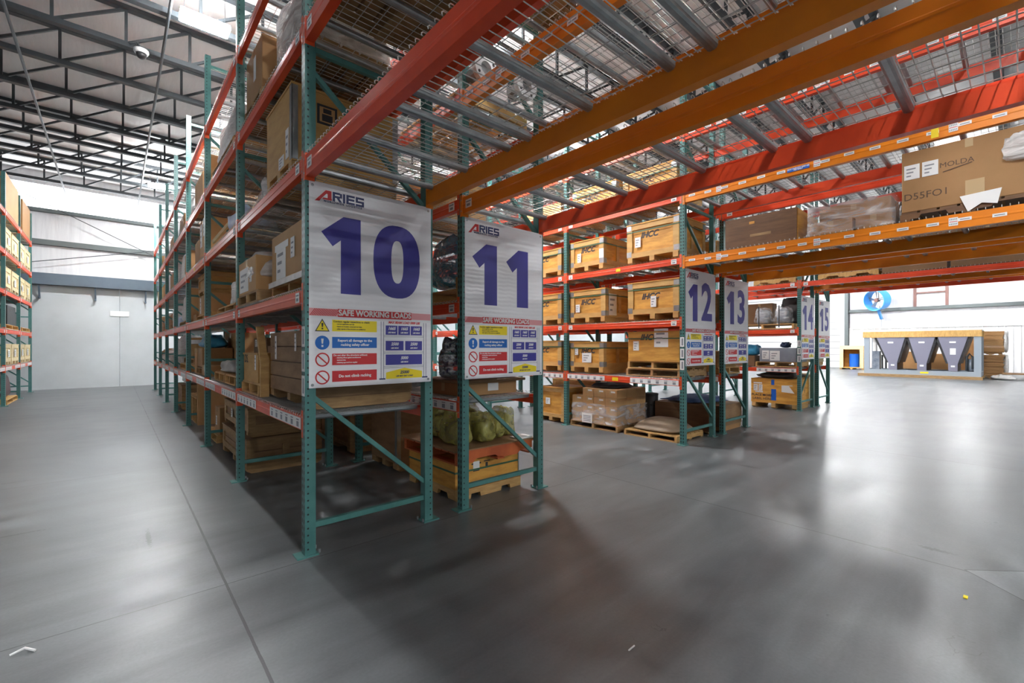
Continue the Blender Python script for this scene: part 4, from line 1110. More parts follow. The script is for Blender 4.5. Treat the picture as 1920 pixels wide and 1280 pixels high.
for i, (y, m, h) in enumerate(((11.1, 'card', .55), (12.1, 'whitebag', .75), (13.4, 'whitebag', .7), (14.5, 'card', .5), (15.5, 'whitebag', .7), (16.9, 'card2', .5), (18.1, 'pale', .5), (19.2, 'pale', .5))):
    nm = ['brown carton pile', 'tall white wrapped load', 'white wrapped load', 'brown carton pile', 'white wrapped load', 'tan carton pile', 'pale crate load', 'pale crate load'][i]
    if m in ('card', 'card2', 'pale'): carton('%s, third level of rack 10, %s from the back wall' % (nm, ORD[7 - i]), (1.13, 1.95, y, y + .85, D[2], D[2] + h), m, tape=False, name='covered_load' if m == 'pale' else 'cardboard_box')
    else: lumpbag('%s, third level of rack 10, %s from the back wall' % (nm, ORD[7 - i]), (1.13, 1.95, y, y + .9, D[2], D[2] + h), m, 30.0 + i, 'covered_load', 'load', .08, .3, .95)
# fourth level
pallet('pallet under the milky wrapped load at the top left of banner 10', 1.1, 2.05, 3.75, 4.95, D[3], 'oldlum')
bundle('milky wrapped load on a pallet, fourth level first bay of rack 10', (1.12, 2.0, 3.85, 4.95, D[3] + .126, 4.80), 'oldply', 'wrapw', 1.7, .10, 'wrapped_load', 'bundle', None, .35, .9)
pallet('pallet under the torn brown carton, fourth level of rack 10', 1.1, 2.05, 5.1, 6.3, D[3], 'oldlum')
pallet('second pallet stacked under the torn brown carton', 1.1, 2.05, 5.1, 6.3, D[3] + .126, 'oldlum')
carton('brown carton with a torn top edge, fourth level of rack 10', (1.12, 2.0, 5.1, 6.2, D[3] + .252, 4.72), 'card', (('L', .35, .2, .1, .25, 1),))
pallet('pallet under the white wrapped load, fourth level second bay of rack 10', 1.1, 2.0, 6.5, 8.1, D[3], 'oldlum')
pallet('second pallet under the white wrapped load, fourth level', 1.1, 2.0, 6.5, 8.1, D[3] + .126, 'oldlum')
bundle('white wrapped load behind the torn brown carton, fourth level', (1.1, 1.95, 6.5, 8.05, D[3] + .252, 4.74), None, 'whitebag', 2.9, .10, 'wrapped_load', 'bundle', None, .35, .9)
pallet('pallet under the upright brown cartons, fourth level third bay of rack 10', 1.12, 2.0, 8.5, 10.4, D[3], 'lumber')
carton('upright brown carton at the post, fourth level third bay of rack 10', (1.13, 1.8, 8.7, 9.2, D[3] + .126, 4.65), 'card')
carton('brown carton with a folded flap, fourth level third bay', (1.13, 1.9, 9.3, 10.3, D[3] + .126, 4.55), 'card2')
for i, (y, m, h) in enumerate(((10.9, 'whitebag', .7), (12.0, 'card', .5), (13.3, 'whitebag', .75), (14.4, 'card', .45), (15.7, 'whitebag', .6), (16.8, 'whitebag', .7), (18.1, 'card', .5), (19.2, 'whitebag', .5))):
    if m == 'card': carton('brown carton on fourth level of rack 10, %s from the back wall' % ORD[7 - i], (1.12, 1.95, y, y + .8, D[3], D[3] + h), m)
    else: lumpbag('white wrapped load, fourth level of rack 10, %s from the back wall' % ORD[7 - i], (1.12, 1.95, y, y + .9, D[3], D[3] + h), m, 40.0 + i, 'covered_load', 'load', .1, .35, .9)
# floor under rack 10
crate('low dark plank crate on the floor behind the second post of rack 10', (1.18, 2.05, 6.12, 7.72, 0, .42), 'oldply', 'oldlum', .08, .1, planks=2)
crate('upper plank crate stacked on the low dark one behind the second post', (1.2, 2.05, 6.15, 7.7, .424, .78), 'oldply', 'oldlum', .08, .07, pap=(('L', .5, .14, .09, .12),))
lumpbag('clear film heap spilling over the stacked plank crates', (1.25, 1.75, 7.3, 8.1, .78, .89), 'wrapw', 3.9, 'film_heap', 'film', .3, .6)
pallet('pallet on the floor behind the stacked plank crates', 1.2, 1.95, 8.4, 9.4, 0, 'lumber')
carton('small carton on the floor pallet behind the stacked plank crates', (1.25, 1.7, 8.45, 8.9, .126, .55), 'card', (('L', .1, .12, .1, .15),))
tag(MB().box(1.2, 1.75, 10.55, 10.67, 0, .86).build('upright_board', 'card2', None, loc=(1.47, 10.6, 0)), 'tall brown board standing on the floor past the fourth post', 'board')
for i, y in enumerate((10.85, 11.35, 11.85)):
    pallet('%s of three pallets standing on the floor in the fourth bay' % ['nearest', 'middle', 'farthest'][i], 1.2, 1.9, y, y + .44, 0, 'lumber', h=.5)
crate('weathered box with white film on the floor near the fifth post', (1.2, 1.9, 13.3, 14.4, 0, .6), 'oldply', 'oldlum', .06, .1)
lumpbag('white film heap on the weathered box near the fifth post', (1.25, 1.85, 13.4, 14.3, .6, .86), 'whitebag', 15.0, 'film_heap', 'film', .25, .6)

# ------------------------------------------------------------------ goods on rack 11
t = crate('tall plywood crate with steel corner strips on the floor behind rack 11', (2.56, 3.3, 5.0, 5.72, 0, .885), 'oldply', 'oldlum', 0, .1, lid=False)
MB().box(2.555, 2.56, 4.995, 5.05, .1, .88).box(2.56, 2.61, 4.995, 5.0, .1, .88).build('corner_strip', 'galv', t)
tt = crate('plywood crate on pallet skids on the floor under the orange pallet, rack 11', (2.52, 3.36, 3.70, 4.62, .0, .385), 'ply2', 'lumber', 0, .0, lid=False, strap=[.27], pap=(('F', .22, .26, .08, .09, 1),))
for xx in (2.535, 2.92, 3.30):
    pass
bpy.data.objects.remove(tt.children[0])
MB().box(2.52, 3.36, 3.70, 4.62, .105, .385).build('box_body', 'ply2', tt)
for xx in (2.54, 2.92, 3.30):
    mb = MB(); a, b2 = 3.70, 4.62; Ln = b2 - a
    mb.prism([(a, 0), (a + .14 * Ln, 0), (a + .16 * Ln, .05), (a + .34 * Ln, .05), (a + .36 * Ln, 0), (a + .64 * Ln, 0), (a + .66 * Ln, .05), (a + .84 * Ln, .05), (a + .86 * Ln, 0), (b2, 0), (b2, .105), (a, .105)], 'x', xx - .02, xx + .02)
    mb.build('skid', 'lumber', tt)
mb = MB(); x_ = 2.52
prof = [(2.52, 0), (2.68, 0), (2.69, .045), (2.80, .045), (2.81, 0), (3.08, 0), (3.09, .045), (3.2, .045), (3.21, 0), (3.36, 0), (3.36, .10), (2.52, .10)]
mb.prism(prof, 'y', 3.66, 3.70); mb.build('front_stringer', 'lumber', tt)
MB().box(3.355, 3.365, 3.69, 3.75, .1, .38).build('corner_strip', 'galv', tt)
mb = MB()
for (a, b, c, d_) in ((2.58, 2.60, .27, .34), (2.74, 2.82, .25, .31), (2.72, 2.84, .32, .335), (2.90, 2.93, .26, .32), (2.88, 2.96, .33, .34)): mb.box(a, b, 3.658 + .04, 3.70 - .0005, c, d_)
mb.build('printed_mark', 'ink', tt)
# orange pallet with plywood top
t = thing('orange_pallet', 'orange painted pallet topped with plywood under yellow film bags, rack 11', 'pallet', (2.9, 4.0, .386))
for y in (3.54, 4.04, 4.54):
    MB().prism([(2.44, .40), (2.62, .395), (2.66, .43), (2.9, .43), (2.96, .39), (3.2, .39), (3.26, .43), (3.42, .43), (3.42, .50), (2.44, .50)], 'y', y, y + .05).build('stringer', 'orangepal', t)
mb = MB()
for i in range(8): mb.box(2.42 + .0, 3.44, 3.54 + i * .133, 3.54 + i * .133 + .11, .50, .52)
mb.build('top_boards', 'orangepal', t)
mb = MB()
for x in (2.44, 2.9, 3.33): mb.box(x, x + .09, 3.5, 4.59, .386, .40)
mb.build('bottom_boards', 'orangepal', t)
MB().box(2.40, 3.45, 3.53, 4.60, .52, .532).build('plywood_top', 'oldply', t)
for i, (x0, x1, y0, y1, h, lb) in enumerate(((2.50, 2.72, 3.62, 4.05, .33, 'leftmost of the front row'), (2.78, 3.02, 3.60, 3.95, .30, 'second in the front row'), (3.02, 3.21, 3.68, 4.02, .28, 'third in the front row'), (3.20, 3.40, 3.72, 4.1, .31, 'rightmost of the front row'),
                                   (2.55, 2.86, 4.12, 4.5, .34, 'back left'), (2.9, 3.25, 4.12, 4.5, .35, 'back right'))):
    bundle('yellow film bag of castings on the orange pallet, %s' % lb, (x0, x1, y0, y1, .533, .533 + h), 'lumps', 'yelbag', 50.0 + i * 3, .18, 'yellow_bag', 'bag', 'yellow film bags on the orange pallet', .55, .78, freq=2.6)
tag(MB().prism([(3.24, .534), (3.42, .534), (3.43, .55), (3.40, .556), (3.3, .546), (3.22, .552)], 'y', 3.55, 3.68).build('paper_sheets', 'white', None, loc=(3.33, 3.58, .534)), 'crumpled white papers on the right end of the orange pallet', 'paper')
carton('brown carton with stencilled sides below banner 11 on the lowest level', (2.56, 3.3, 3.66, 4.3, D[0], 1.16), 'card', pap=(('F', .34, .04, .14, .08, 1),))
carton('flat brown board on top of the stencilled carton below banner 11', (2.5, 3.38, 3.6, 4.4, 1.162, 1.19), 'carddk', tape=False)
for i, (x0, x1, y0, y1, h, m) in enumerate(((2.5, 2.8, 3.62, 4.1, .42, 'navybag'), (2.82, 3.1, 3.64, 4.2, .18, 'wrapw'), (3.1, 3.38, 3.64, 4.2, .2, 'navybag'), (2.5, 2.9, 4.6, 5.6, .6, 'navybag'))):
    lumpbag('%s film bag on rack 11, %s' % (('navy', 'clear', 'navy', 'navy')[i], ('in the gap beside banner 10', 'just under banner 11', 'at the right end under banner 11', 'in the back half of the first bay')[i]), (x0, x1, y0, y1, 1.191 if i < 3 else D[0], (1.191 if i < 3 else D[0]) + h), m, 70.0 + i, amp=.22, rnd=.55)
lumpbag('glossy blue film bag seen in the gap between banners 10 and 11', (2.47, 3.0, 3.62, 4.25, D[1] + .16, 2.66), 'bluebag', 81.0, amp=.12, rnd=.45)
pallet('pallet under the glossy blue film bag, second level of rack 11', 2.46, 3.3, 3.55, 4.6, D[1], 'lumber')
carton('small folded carton under the glossy blue film bag', (2.47, 2.9, 3.56, 3.62, D[1] + .126, 2.20), 'card', tape=False)
carton('tan carton on the third level of rack 11 behind the bridging beams', (2.55, 3.3, 4.2, 5.2, D[2], 3.4), 'card2', (('L', .3, .15, .2, .2),))
carton('second tan carton on the third level of rack 11, deeper in', (2.55, 3.3, 6.2, 7.2, D[2], 3.5), 'card2')
pallet('pallet on the fourth level of rack 11 above the orange beams', 2.5, 3.4, 3.6, 4.8, D[3], 'lumber')
lumpbag('blue film heap on the third level of rack 11, second bay', (2.5, 3.0, 7.3, 8.1, D[2], 3.3), 'bluefoam', 83.0, amp=.25)
for i, y in enumerate((4.0, 4.7)):
    pass
crate('plywood crate on the second level of rack 11, second bay', (2.5, 3.35, 6.1, 7.3, D[1], 2.6), 'oldply', 'oldlum', .06, .09)
crate('plywood crate on the lowest level of rack 11, second bay', (2.5, 3.35, 6.2, 7.4, D[0], 1.7), 'oldply', 'oldlum', .06, .09)
crate('plywood crate on the floor under rack 11, second bay', (2.5, 3.35, 6.3, 7.6, 0, .8), 'oldply', 'oldlum', .06, .09)
# round flanged castings on the deck above
for i, (x, y, rz) in enumerate(((2.6, 2.9, .5), (2.62, 3.22, .2))):
    pass

for j, (yy, h) in enumerate(((2.22, .9), (1.02, .8), (-.18, .85))):  # unseen loads added to shade the aisle floor, beside one in view
    for li, rw in ((3, 10), (4, 11)):
        xx = ROW[rw] + .03
        pallet('floor-shading pallet on the bridging deck of rack %d, %s level, %s from the banner' % (rw, lvl(li), ORD[j]), xx, xx + 1.0, yy, yy + 1.12, D[li], 'oldlum', 'y' if j else 'x')
        carton('dark brown floor-shading carton on the bridging deck of rack %d, %s level, %s from the banner' % (rw, lvl(li), ORD[j]), (xx + .02, xx + .98, yy + .02, yy + 1.1, D[li] + .126, D[li] + .126 + h * .7), 'carddk')
for i, (x, y) in enumerate(((2.52, 3.2), (2.98, 3.15))):
    t = thing('pipe_flange', 'white round pipe flange on the fourth level above banner 11, %s one' % ('left', 'right')[i], 'flange', (x, y, D[3]))
    c_ = [(x + .13 * math.cos(a * math.pi / 12), D[3] + .13 + .13 * math.sin(a * math.pi / 12)) for a in range(24)]
    d_ = [(x + .06 * math.cos(a * math.pi / 12), D[3] + .13 + .06 * math.sin(a * math.pi / 12)) for a in range(24)]
    MB().ring(c_, d_, 'y', y, y + .05).build('flange_disc', 'whitepaint', t)
    mb = MB()
    for a in range(4): mb.prism([(x + .098 * math.cos(a * 1.5708 + .6) + .014 * math.cos(b), D[3] + .13 + .098 * math.sin(a * 1.5708 + .6) + .014 * math.sin(b)) for b in (0, .785, 1.571, 2.356, 3.142, 3.927, 4.712, 5.498)], 'y', y - .002, y)
    mb.build('bolt_hole', 'black', t)
    MB().tube([(x, y + .05, D[3] + .13), (x, y + .22, D[3] + .13)], .075, 16).build('pipe_stub', 'galv', t)

# ------------------------------------------------------------------ goods on rack 12
IH = lambda u, v: [('IHCC', 'L', u, v, .135, 'ink')]
def ihcc(label, y0, y1, z0, z1, pap, u=.42, v=None, extra=None):
    h = z1 - z0
    return crate(label, (6.66, 7.55, y0, y1, z0, z1), 'ply2', 'ply', .085, .11, pap=pap, strap=[h * .80], mark=IH(u, (v or h * .68)), metal=True, group='stencilled plywood crates on rack 12')
ihcc('stencilled plywood crate in the third level of rack 12, beside the post of banner 12', 3.56, 4.52, D[2], 3.62, (('L', .16, .28, .11, .17),))
ihcc('stencilled plywood crate on the third level of rack 12, behind the front one', 5.02, 5.92, D[2], 3.54, (('L', .18, .20, .09, .17), ('L', .70, .22, .10, .17, 1)))
ihcc('stencilled plywood crate on the second level of rack 12, beside the post of banner 12', 3.56, 4.50, D[1], 2.62, (('L', .44, .22, .10, .18),), v=.40)
ihcc('stencilled plywood crate on the second level of rack 12, behind the front one', 4.98, 5.84, D[1], 2.60, (('L', .14, .22, .10, .15), ('F', .1, .14, .24, .40)), v=.40)
ihcc('stencilled plywood crate on the lowest level of rack 12, behind the front one', 5.02, 5.90, D[0], 1.62, (('L', .12, .34, .08, .14), ('L', .30, .20, .22, .18)), u=.42, v=.42)
pallet('pallet under the front crate, lowest level of rack 12', 6.68, 7.6, 3.56, 4.55, D[0], 'oldlum')
pallet('second pallet under the front crate, lowest level of rack 12', 6.68, 7.6, 3.56, 4.52, D[0] + .126, 'lumber')
crate('honey plywood crate with a big white sheet, lowest level beside banner 12', (6.67, 7.55, 3.56, 4.5, D[0] + .252, 1.78), 'ply2', 'ply', 0, 0, pap=(('L', .10, .18, .11, .16), ('L', .50, .24, .25, .30)), strap=[.38], mark=IH(.40, .40), group='stencilled plywood crates on rack 12')
for li, z1 in ((2, 3.5), (1, 2.6), (0, 1.65)):
    ihcc('stencilled plywood crate on the %s level of rack 12, past the second post' % lvl(li), 6.05, 7.0, D[li], z1, (('L', .3, .2, .1, .16),))
    ihcc('stencilled plywood crate on the %s level of rack 12, deep in the third bay' % lvl(li), 8.5, 9.4, D[li], z1, ())
for li in (3,):
    ihcc('stencilled plywood crate on the fourth level of rack 12, front bay', 3.6, 4.6, D[3], 4.5, ())
    ihcc('stencilled plywood crate on the fourth level of rack 12, behind the front bay crate', 4.75, 5.75, D[3], 4.5, ())
    carton('tan carton on the fourth level of rack 12, past the second post', (6.7, 7.5, 6.1, 7.2, D[3], 4.45), 'card2')
# floor: cartons under film
pallet('pallet under the carton stack on the floor of rack 12', 6.66, 7.6, 4.72, 5.82, 0, 'oldlum', h=.11)
CW, CD, CH = .258, .31, .158
cart0 = None
rown = ['bottom', 'second', 'third', 'top']; coln = ['right', 'inner right', 'inner left', 'left']; depn = ['front', 'middle', 'rear']
for r_ in range(4):
    for c_ in range(4):
        for d_ in range(3):
            if r_ == 3 and c_ == 3: continue
            loc = (6.70 + CD * d_ + CD / 2, 4.76 + (CW + .003) * c_ + CW / 2, .112 + r_ * (CH + .002))
            lb = 'brown carton in the film wrapped floor stack, %s layer, %s column, %s row' % (rown[r_], coln[c_], depn[d_])
            if cart0 is None:
                B = (loc[0] - CD / 2 + .002, loc[0] + CD / 2 - .002, loc[1] - CW / 2, loc[1] + CW / 2, loc[2], loc[2] + CH)
                cart0 = carton(lb, B, 'card2', (('L', .13, .10, .09, .03, 1),), True, 'brown cartons in the film wrapped stack')
            else:
                dup(cart0, loc, 0, lb)
def shell(label, B, m, name='stretch_wrap', cat='film', amp=.018):
    x0, x1, y0, y1, z0, z1 = B
    mb = MB(); pts = []; n = 40
    per = []
    for i in range(10): per.append((x0, y0 + (y1 - y0) * i / 10))
    for i in range(10): per.append((x0 + (x1 - x0) * i / 10, y1))
    for i in range(10): per.append((x1, y1 - (y1 - y0) * i / 10))
    for i in range(10): per.append((x1 - (x1 - x0) * i / 10, y0))
    K = 8; cx, cy = (x0 + x1) / 2, (y0 + y1) / 2
    for j in range(K + 1):
        z = z0 + (z1 - z0) * j / K
        for i, (x, y) in enumerate(per):
            q = 1 + amp * (1 + 1.6 * mnoise.noise(Vector((x * 4, y * 4, z * 9)))) + (.05 if j == 0 else 0)
            top = .03 * mnoise.noise(Vector((x * 3, y * 3, 7))) if j == K else 0
            pts.append((cx + (x - cx) * q, cy + (y - cy) * q, z + top))
    fs = [(j * n + i, j * n + (i + 1) % n, (j + 1) * n + (i + 1) % n, (j + 1) * n + i) for j in range(K) for i in range(n)]
    o = mb.add(pts, fs).build(name, m, None, loc=(cx, cy, z0), smooth=True)
    return tag(o, label, cat)
o = shell('clear stretch film around the lower half of the carton stack', (6.69, 7.645, 4.755, 5.79, .112, .46), 'wrap')
mb = MB().box(6.655, 6.658, 5.28, 5.52, .10, .28); mb.m = 1
for i in range(4): mb.box(6.6545, 6.655, 5.31, 5.49, .13 + .03 * i, .145 + .03 * i)
tag(mb.build('shipping_sheet', ['white', 'grey_ink'], None, loc=(6.655, 5.4, .1)), 'white shipping sheet stuck on the film of the carton stack', 'paper')
tag(MB().lump(6.72, 7.6, 4.8, 5.55, .755, .84, .25, 2.0, 4.4, 10, .6, .7).build('black_film', 'black', None, loc=(7.15, 5.2, .755), smooth=True), 'black film lying on top of the carton stack', 'film')
pallet('pallet under the tarp covered mound beside the post of banner 12', 6.66, 7.56, 3.6, 4.58, 0, 'lumber', h=.10)
lumpbag('brown tarp covered mound on a low pallet beside banner 12', (6.65, 7.58, 3.58, 4.6, .10, .30), 'tarp' if 'tarp' in M else 'oldlum', 91.0, 'tarp_mound', 'tarp', .06, .45, .45, freq=1.6)
crate('honey plywood crate on the floor past the second post of rack 12', (6.68, 7.5, 5.98, 6.75, 0, .70), 'ply2', 'lumber', .07, .1, pap=(('L', .25, .35, .12, .13), ('L', .08, .28, .1, .12)))
drum('black plastic bin on the floor behind the tarp covered mound', 7.83, 4.75, 0, .12, .62, 'black', None, 'plastic_bin', 'bin')

# goods bridging the aisle on rack 12
t = carton('huge brown cardboard box marked by hand, bridging level of rack 12', (6.66, 7.6, -.18, .885, D[2] + .10, 3.70), 'card',
           (('L', .02, .36, .13, .16), ('L', .17, .36, .13, .16)), True,
           mark=[('D55FO1', 'L', .20, .16, .105, 'marker'), ('MOLDA', 'L', .44, .44, .075, 'marker')])
mb = MB(); mb.box(6.655, 6.659, .24, .38, 3.05, 3.26); mb.build('paper_flap', 'tape', t)
MB().bar((6.6575, .55, 3.40), (6.6575, .33, 3.445), .004, .008).build('marking', 'marker', t)
MB().prism([(.12, 3.12), (.42, 3.10), (.36, 2.93), (.26, 3.0), (.15, 2.97)], 'x', 6.640, 6.645).build('torn_paper', 'white', t)
MB().lump(6.60, 6.68, -.17, .14, 3.36, 3.62, .35, 3.0, 12.0, 10, .7, .8).build('torn_film', 'wrapw', t, smooth=True)
pallet('dark pallet under the huge handwritten cardboard box', 6.66, 7.6, -.2, .9, D[2], 'plydark', 'y', h=.0985)
t = crate('dark brown plywood crate on the bridging level of rack 12', (6.70, 7.58, 1.94, 2.86, D[2], 3.36), 'plydark', 'ply2', 0, .0, lid=False, pap=())
MB().box(6.71, 7.57, 1.93, 1.94, D[2], 3.35).build('end_panel', 'ply2', t)
MB().box(6.698, 6.70, 2.25, 2.52, 3.07, 3.105).build('worn_label', 'oldlum', t); MB().box(6.698, 6.70, 2.46, 2.53, 3.25, 3.285).build('worn_label', 'ply2', t)
for i, (y0, y1, z0, z1, x) in enumerate(((1.35, 1.80, D[2], 3.10, 6.72), (.98, 1.33, D[2], 3.12, 6.75), (1.02, 1.75, 3.13, 3.34, 6.95))):
    carton(['brown carton right of the dark brown crate on the bridge', 'brown carton left of the huge handwritten box on the bridge', 'flat brown carton lying on two cartons on the bridge'][i], (x, 7.5, y0, y1, z0, z1), 'card')
o = shell('shiny stretch film around the bridge cartons next to the huge box', (6.70, 7.52, .96, 1.80, 2.94, 3.30), 'wrap', amp=.03)

# ------------------------------------------------------------------ goods on racks 13 to 15
crate('long low reddish wooden box on the floor across rack 13', (8.06, 8.98, 3.52, 4.75, .0, .47), 'oldply', 'card', 0, .09, lid=False)
crate('low dark wooden box on the floor between racks 12 and 13', (7.70, 7.93, 3.56, 4.6, .0, .5), 'plydark', 'oldlum', 0, .05, lid=False)
lumpbag('blue fabric heap on the long low wooden boxes behind banner 12', (7.72, 8.9, 3.6, 4.6, .50, .60), 'navyrag' if 'navyrag' in M else 'bluest', 95.0, 'fabric_heap', 'fabric', .3, .6, .7)
pallet('pallet on the lowest level of rack 13 under wooden boxes', 8.05, 8.95, 3.55, 4.7, D[0], 'lumber', 'y')
crate('open wooden box on the lowest level of rack 13, behind banner 13', (8.1, 8.9, 3.6, 4.6, D[0] + .126, 1.45), 'ply', 'lumber', .06, .0, lid=False)
crate('pale long crate on the floor of rack 13, second bay', (8.05, 8.9, 5.98, 7.6, .0, .75), 'ply', 'lumber', .06, .1)
for li in (1, 2):
    crate('plywood crate on the %s level of rack 13, first bay' % lvl(li), (8.08, 8.9, 3.6, 4.6, D[li], D[li] + .5), 'ply', 'lumber', .06, .09)
    crate('plywood crate on the %s level of rack 13, second bay' % lvl(li), (8.08, 8.9, 6.0, 7.2, D[li], D[li] + .45), 'oldply', 'lumber', .06, .09)
t = crate('open topped honey crate with hand lettering and blue tape under rack 14', (12.2, 13.1, 3.52, 4.56, 0, .73), 'ply2', 'lumber', 0, .13, lid=False,
      pap=(('L', .06, .42, .10, .16), ('L', .18, .42, .09, .16), ('L', .06, .60, .2, .03, 1), ('L', .10, .38, .18, .03, 1)), mark=[('PLACE MORE', 'L', .255, .315, .082, 'ink'), ('LABEL HERE', 'L', .255, .225, .082, 'ink')])
MB().prism([(3.86, .58), (3.62, .59), (3.62, .575), (3.70, .57), (3.58, .40), (3.86, .42)], 'x', 12.1975, 12.2).build('torn_label', 'white', t)
mb = MB(); mb.box(12.197, 12.2, 4.02, 4.09, .58, .71); mb.box(12.197, 12.2, 3.98, 4.09, .20, .48); mb.build('blue_tape', 'bluest', t)
text(t, 'IT', .09, (12.75, 3.5185, .42), 'ink', 'F', off=.002, name='stencil_marking')
lumpbag('black rubber hoses heaped in the open honey crate under rack 14', (12.25, 13.0, 3.55, 4.5, .731, .88), 'black', 97.0, 'hose_heap', 'hoses', .3, .5, .85)
pallet('pallet under the grey strapped machinery on rack 14', 12.2, 13.1, 3.5, 4.46, D[0], 'lumber')
carton('grey shrouded machinery with white papers, lowest level of rack 14', (12.2, 13.0, 3.54, 4.36, D[0] + .126, 1.50), 'greyshroud' if 'greyshroud' in M else 'motor', (('L', .06, .06, .16, .22), ('L', .24, .03, .22, .24)), False, name='shrouded_machine', cat='machine')
lumpbag('dark hose tuft on top of the grey shrouded machinery', (12.4, 12.7, 3.75, 4.0, 1.50, 1.64), 'dkblue', 98.0, 'hose_tuft', 'hoses', .5, .8)
lumpbag('bright turquoise film bag left of the grey shrouded machinery', (12.2, 12.7, 4.42, 4.85, 1.30, 1.58), 'bluepl', 99.0, amp=.2)
carton('brown box under the turquoise film bag on rack 14', (12.2, 12.9, 4.48, 5.0, D[0], 1.30), 'carddk')
pallet('pallet under the wrapped motors, second level of rack 14', 12.2, 13.1, 3.6, 5.0, D[1], 'lumber')
for i, y in enumerate((3.68, 4.14)):
    bundle('blue grey wrapped motor with black strap, %s on rack 14' % ('right one', 'left one')[i], (12.2, 12.75, y, y + .42, D[1] + .126, 2.52), 'motor', 'wrap', 60.0 + i, .12, 'wrapped_motor', 'motor', None, .5, .7)
    tag(MB().box(12.185, 12.19, y + .22, y + .245, D[1] + .03, 2.54).build('black_strap', 'black', None, loc=(12.19, y + .23, D[1] + .03)), 'black strap around the %s wrapped motor on rack 14' % ('right', 'left')[i], 'strap')
lumpbag('dark brush heap at the right end of the second level of rack 14', (12.8, 13.1, 3.55, 4.15, D[1] + .126, 2.75), 'black', 61.0, 'brush_heap', 'brushes', .3, .6)
carton('flat brown lidded box above the wrapped motors on rack 14', (12.78, 13.08, 4.25, 4.9, D[1] + .126, 2.66), 'carddk')
pallet('pale pallet on the third level of rack 14', 12.2, 13.1, 3.56, 4.5, D[2] + .145, 'barewood', 'y')
carton('dark carton on the pale pallet, third level of rack 14', (12.3, 13.0, 3.6, 4.4, D[2] + .271, 3.75), 'carddk')
pallet('pale pallet on the bridge of rack 14 over the cross aisle', 12.2, 13.1, 2.0, 3.1, D[2] + .145, 'barewood', 'y')
for i, y in enumerate((2.05, .95, -.1)):
    carton('dark brown carton on the bridge of rack 14, %s from the banner' % ORD[i], (12.25, 13.05, y, y + 1.0, D[2] + .145 + (.126 if i == 0 else .005), 3.85), 'carddk', (('L', .3, .2, .15, .15),))
crate('pale crate on the lowest level of rack 15, behind the banner', (13.6, 14.4, 3.5, 4.4, D[0], 1.4), 'pale', 'lumber', 0, .09)
crate('tall white sided crate on the floor under rack 15', (13.7, 14.35, 3.7, 4.5, 0, .8), 'pale', 'oldlum', .06, .05)

# ------------------------------------------------------------------ goods on rack 9 (left)
XL9 = -2.12
def pcrate(label, y0, y1, z0, z1):
    return crate(label, (XL9 - .9, XL9, y0, y1, z0, z1), 'pale', 'pale', .09, .10, pap=(('R', .42, .22, .25, .2),), group='pale pine crates on the left rack')
zz = [LV[i] + .0205 + (.15 if i == 4 else .03 * i) for i in range(5)]
for li, zt in ((0, 1.60), (2, 3.60), (3, 4.62)):
    for i, (a, b) in enumerate(((20.75, 21.85), (19.68, 20.6), (18.3, 19.45), (17.3, 18.15))):
        pcrate('pale pine crate of the left rack, %s level, %s from the back wall' % (lvl(li), ORD[i]), a, b, zz[li], zt)
for i, (a, b) in enumerate(((20.2, 21.8), (17.4, 19.4))):
    carton('big brown carton on the top level of the left rack, %s from the back wall' % ORD[i], (XL9 - .9, XL9, a, b, zz[4], 6.05), 'card', tape=False)
    pallet('pallet on the second level of the left rack, %s from the back wall' % ORD[i], XL9 - .9, XL9, a, b, zz[1], 'lumber')
carton('black machine part on the second level of the left rack', (XL9 - .8, XL9 - .05, 18.0, 19.3, zz[1] + .126, 2.65), 'black', tape=False, name='black_machine_part', cat='machine part')
carton('dark grey machine part, second level of the left rack near back wall', (XL9 - .8, XL9 - .2, 20.3, 21.5, zz[1] + .126, 2.6), 'steel', tape=False, name='grey_machine_part', cat='machine part')
pallet('pallet on the floor under the left rack', XL9 - .9, XL9, 17.6, 19.3, 0, 'lumber')
lumpbag('maroon covered load on the floor under the left rack', (XL9 - .8, XL9 - .05, 17.7, 19.2, .126, .85), 'maroon', 5.5, 'covered_load', 'load', .06, .4, .8)

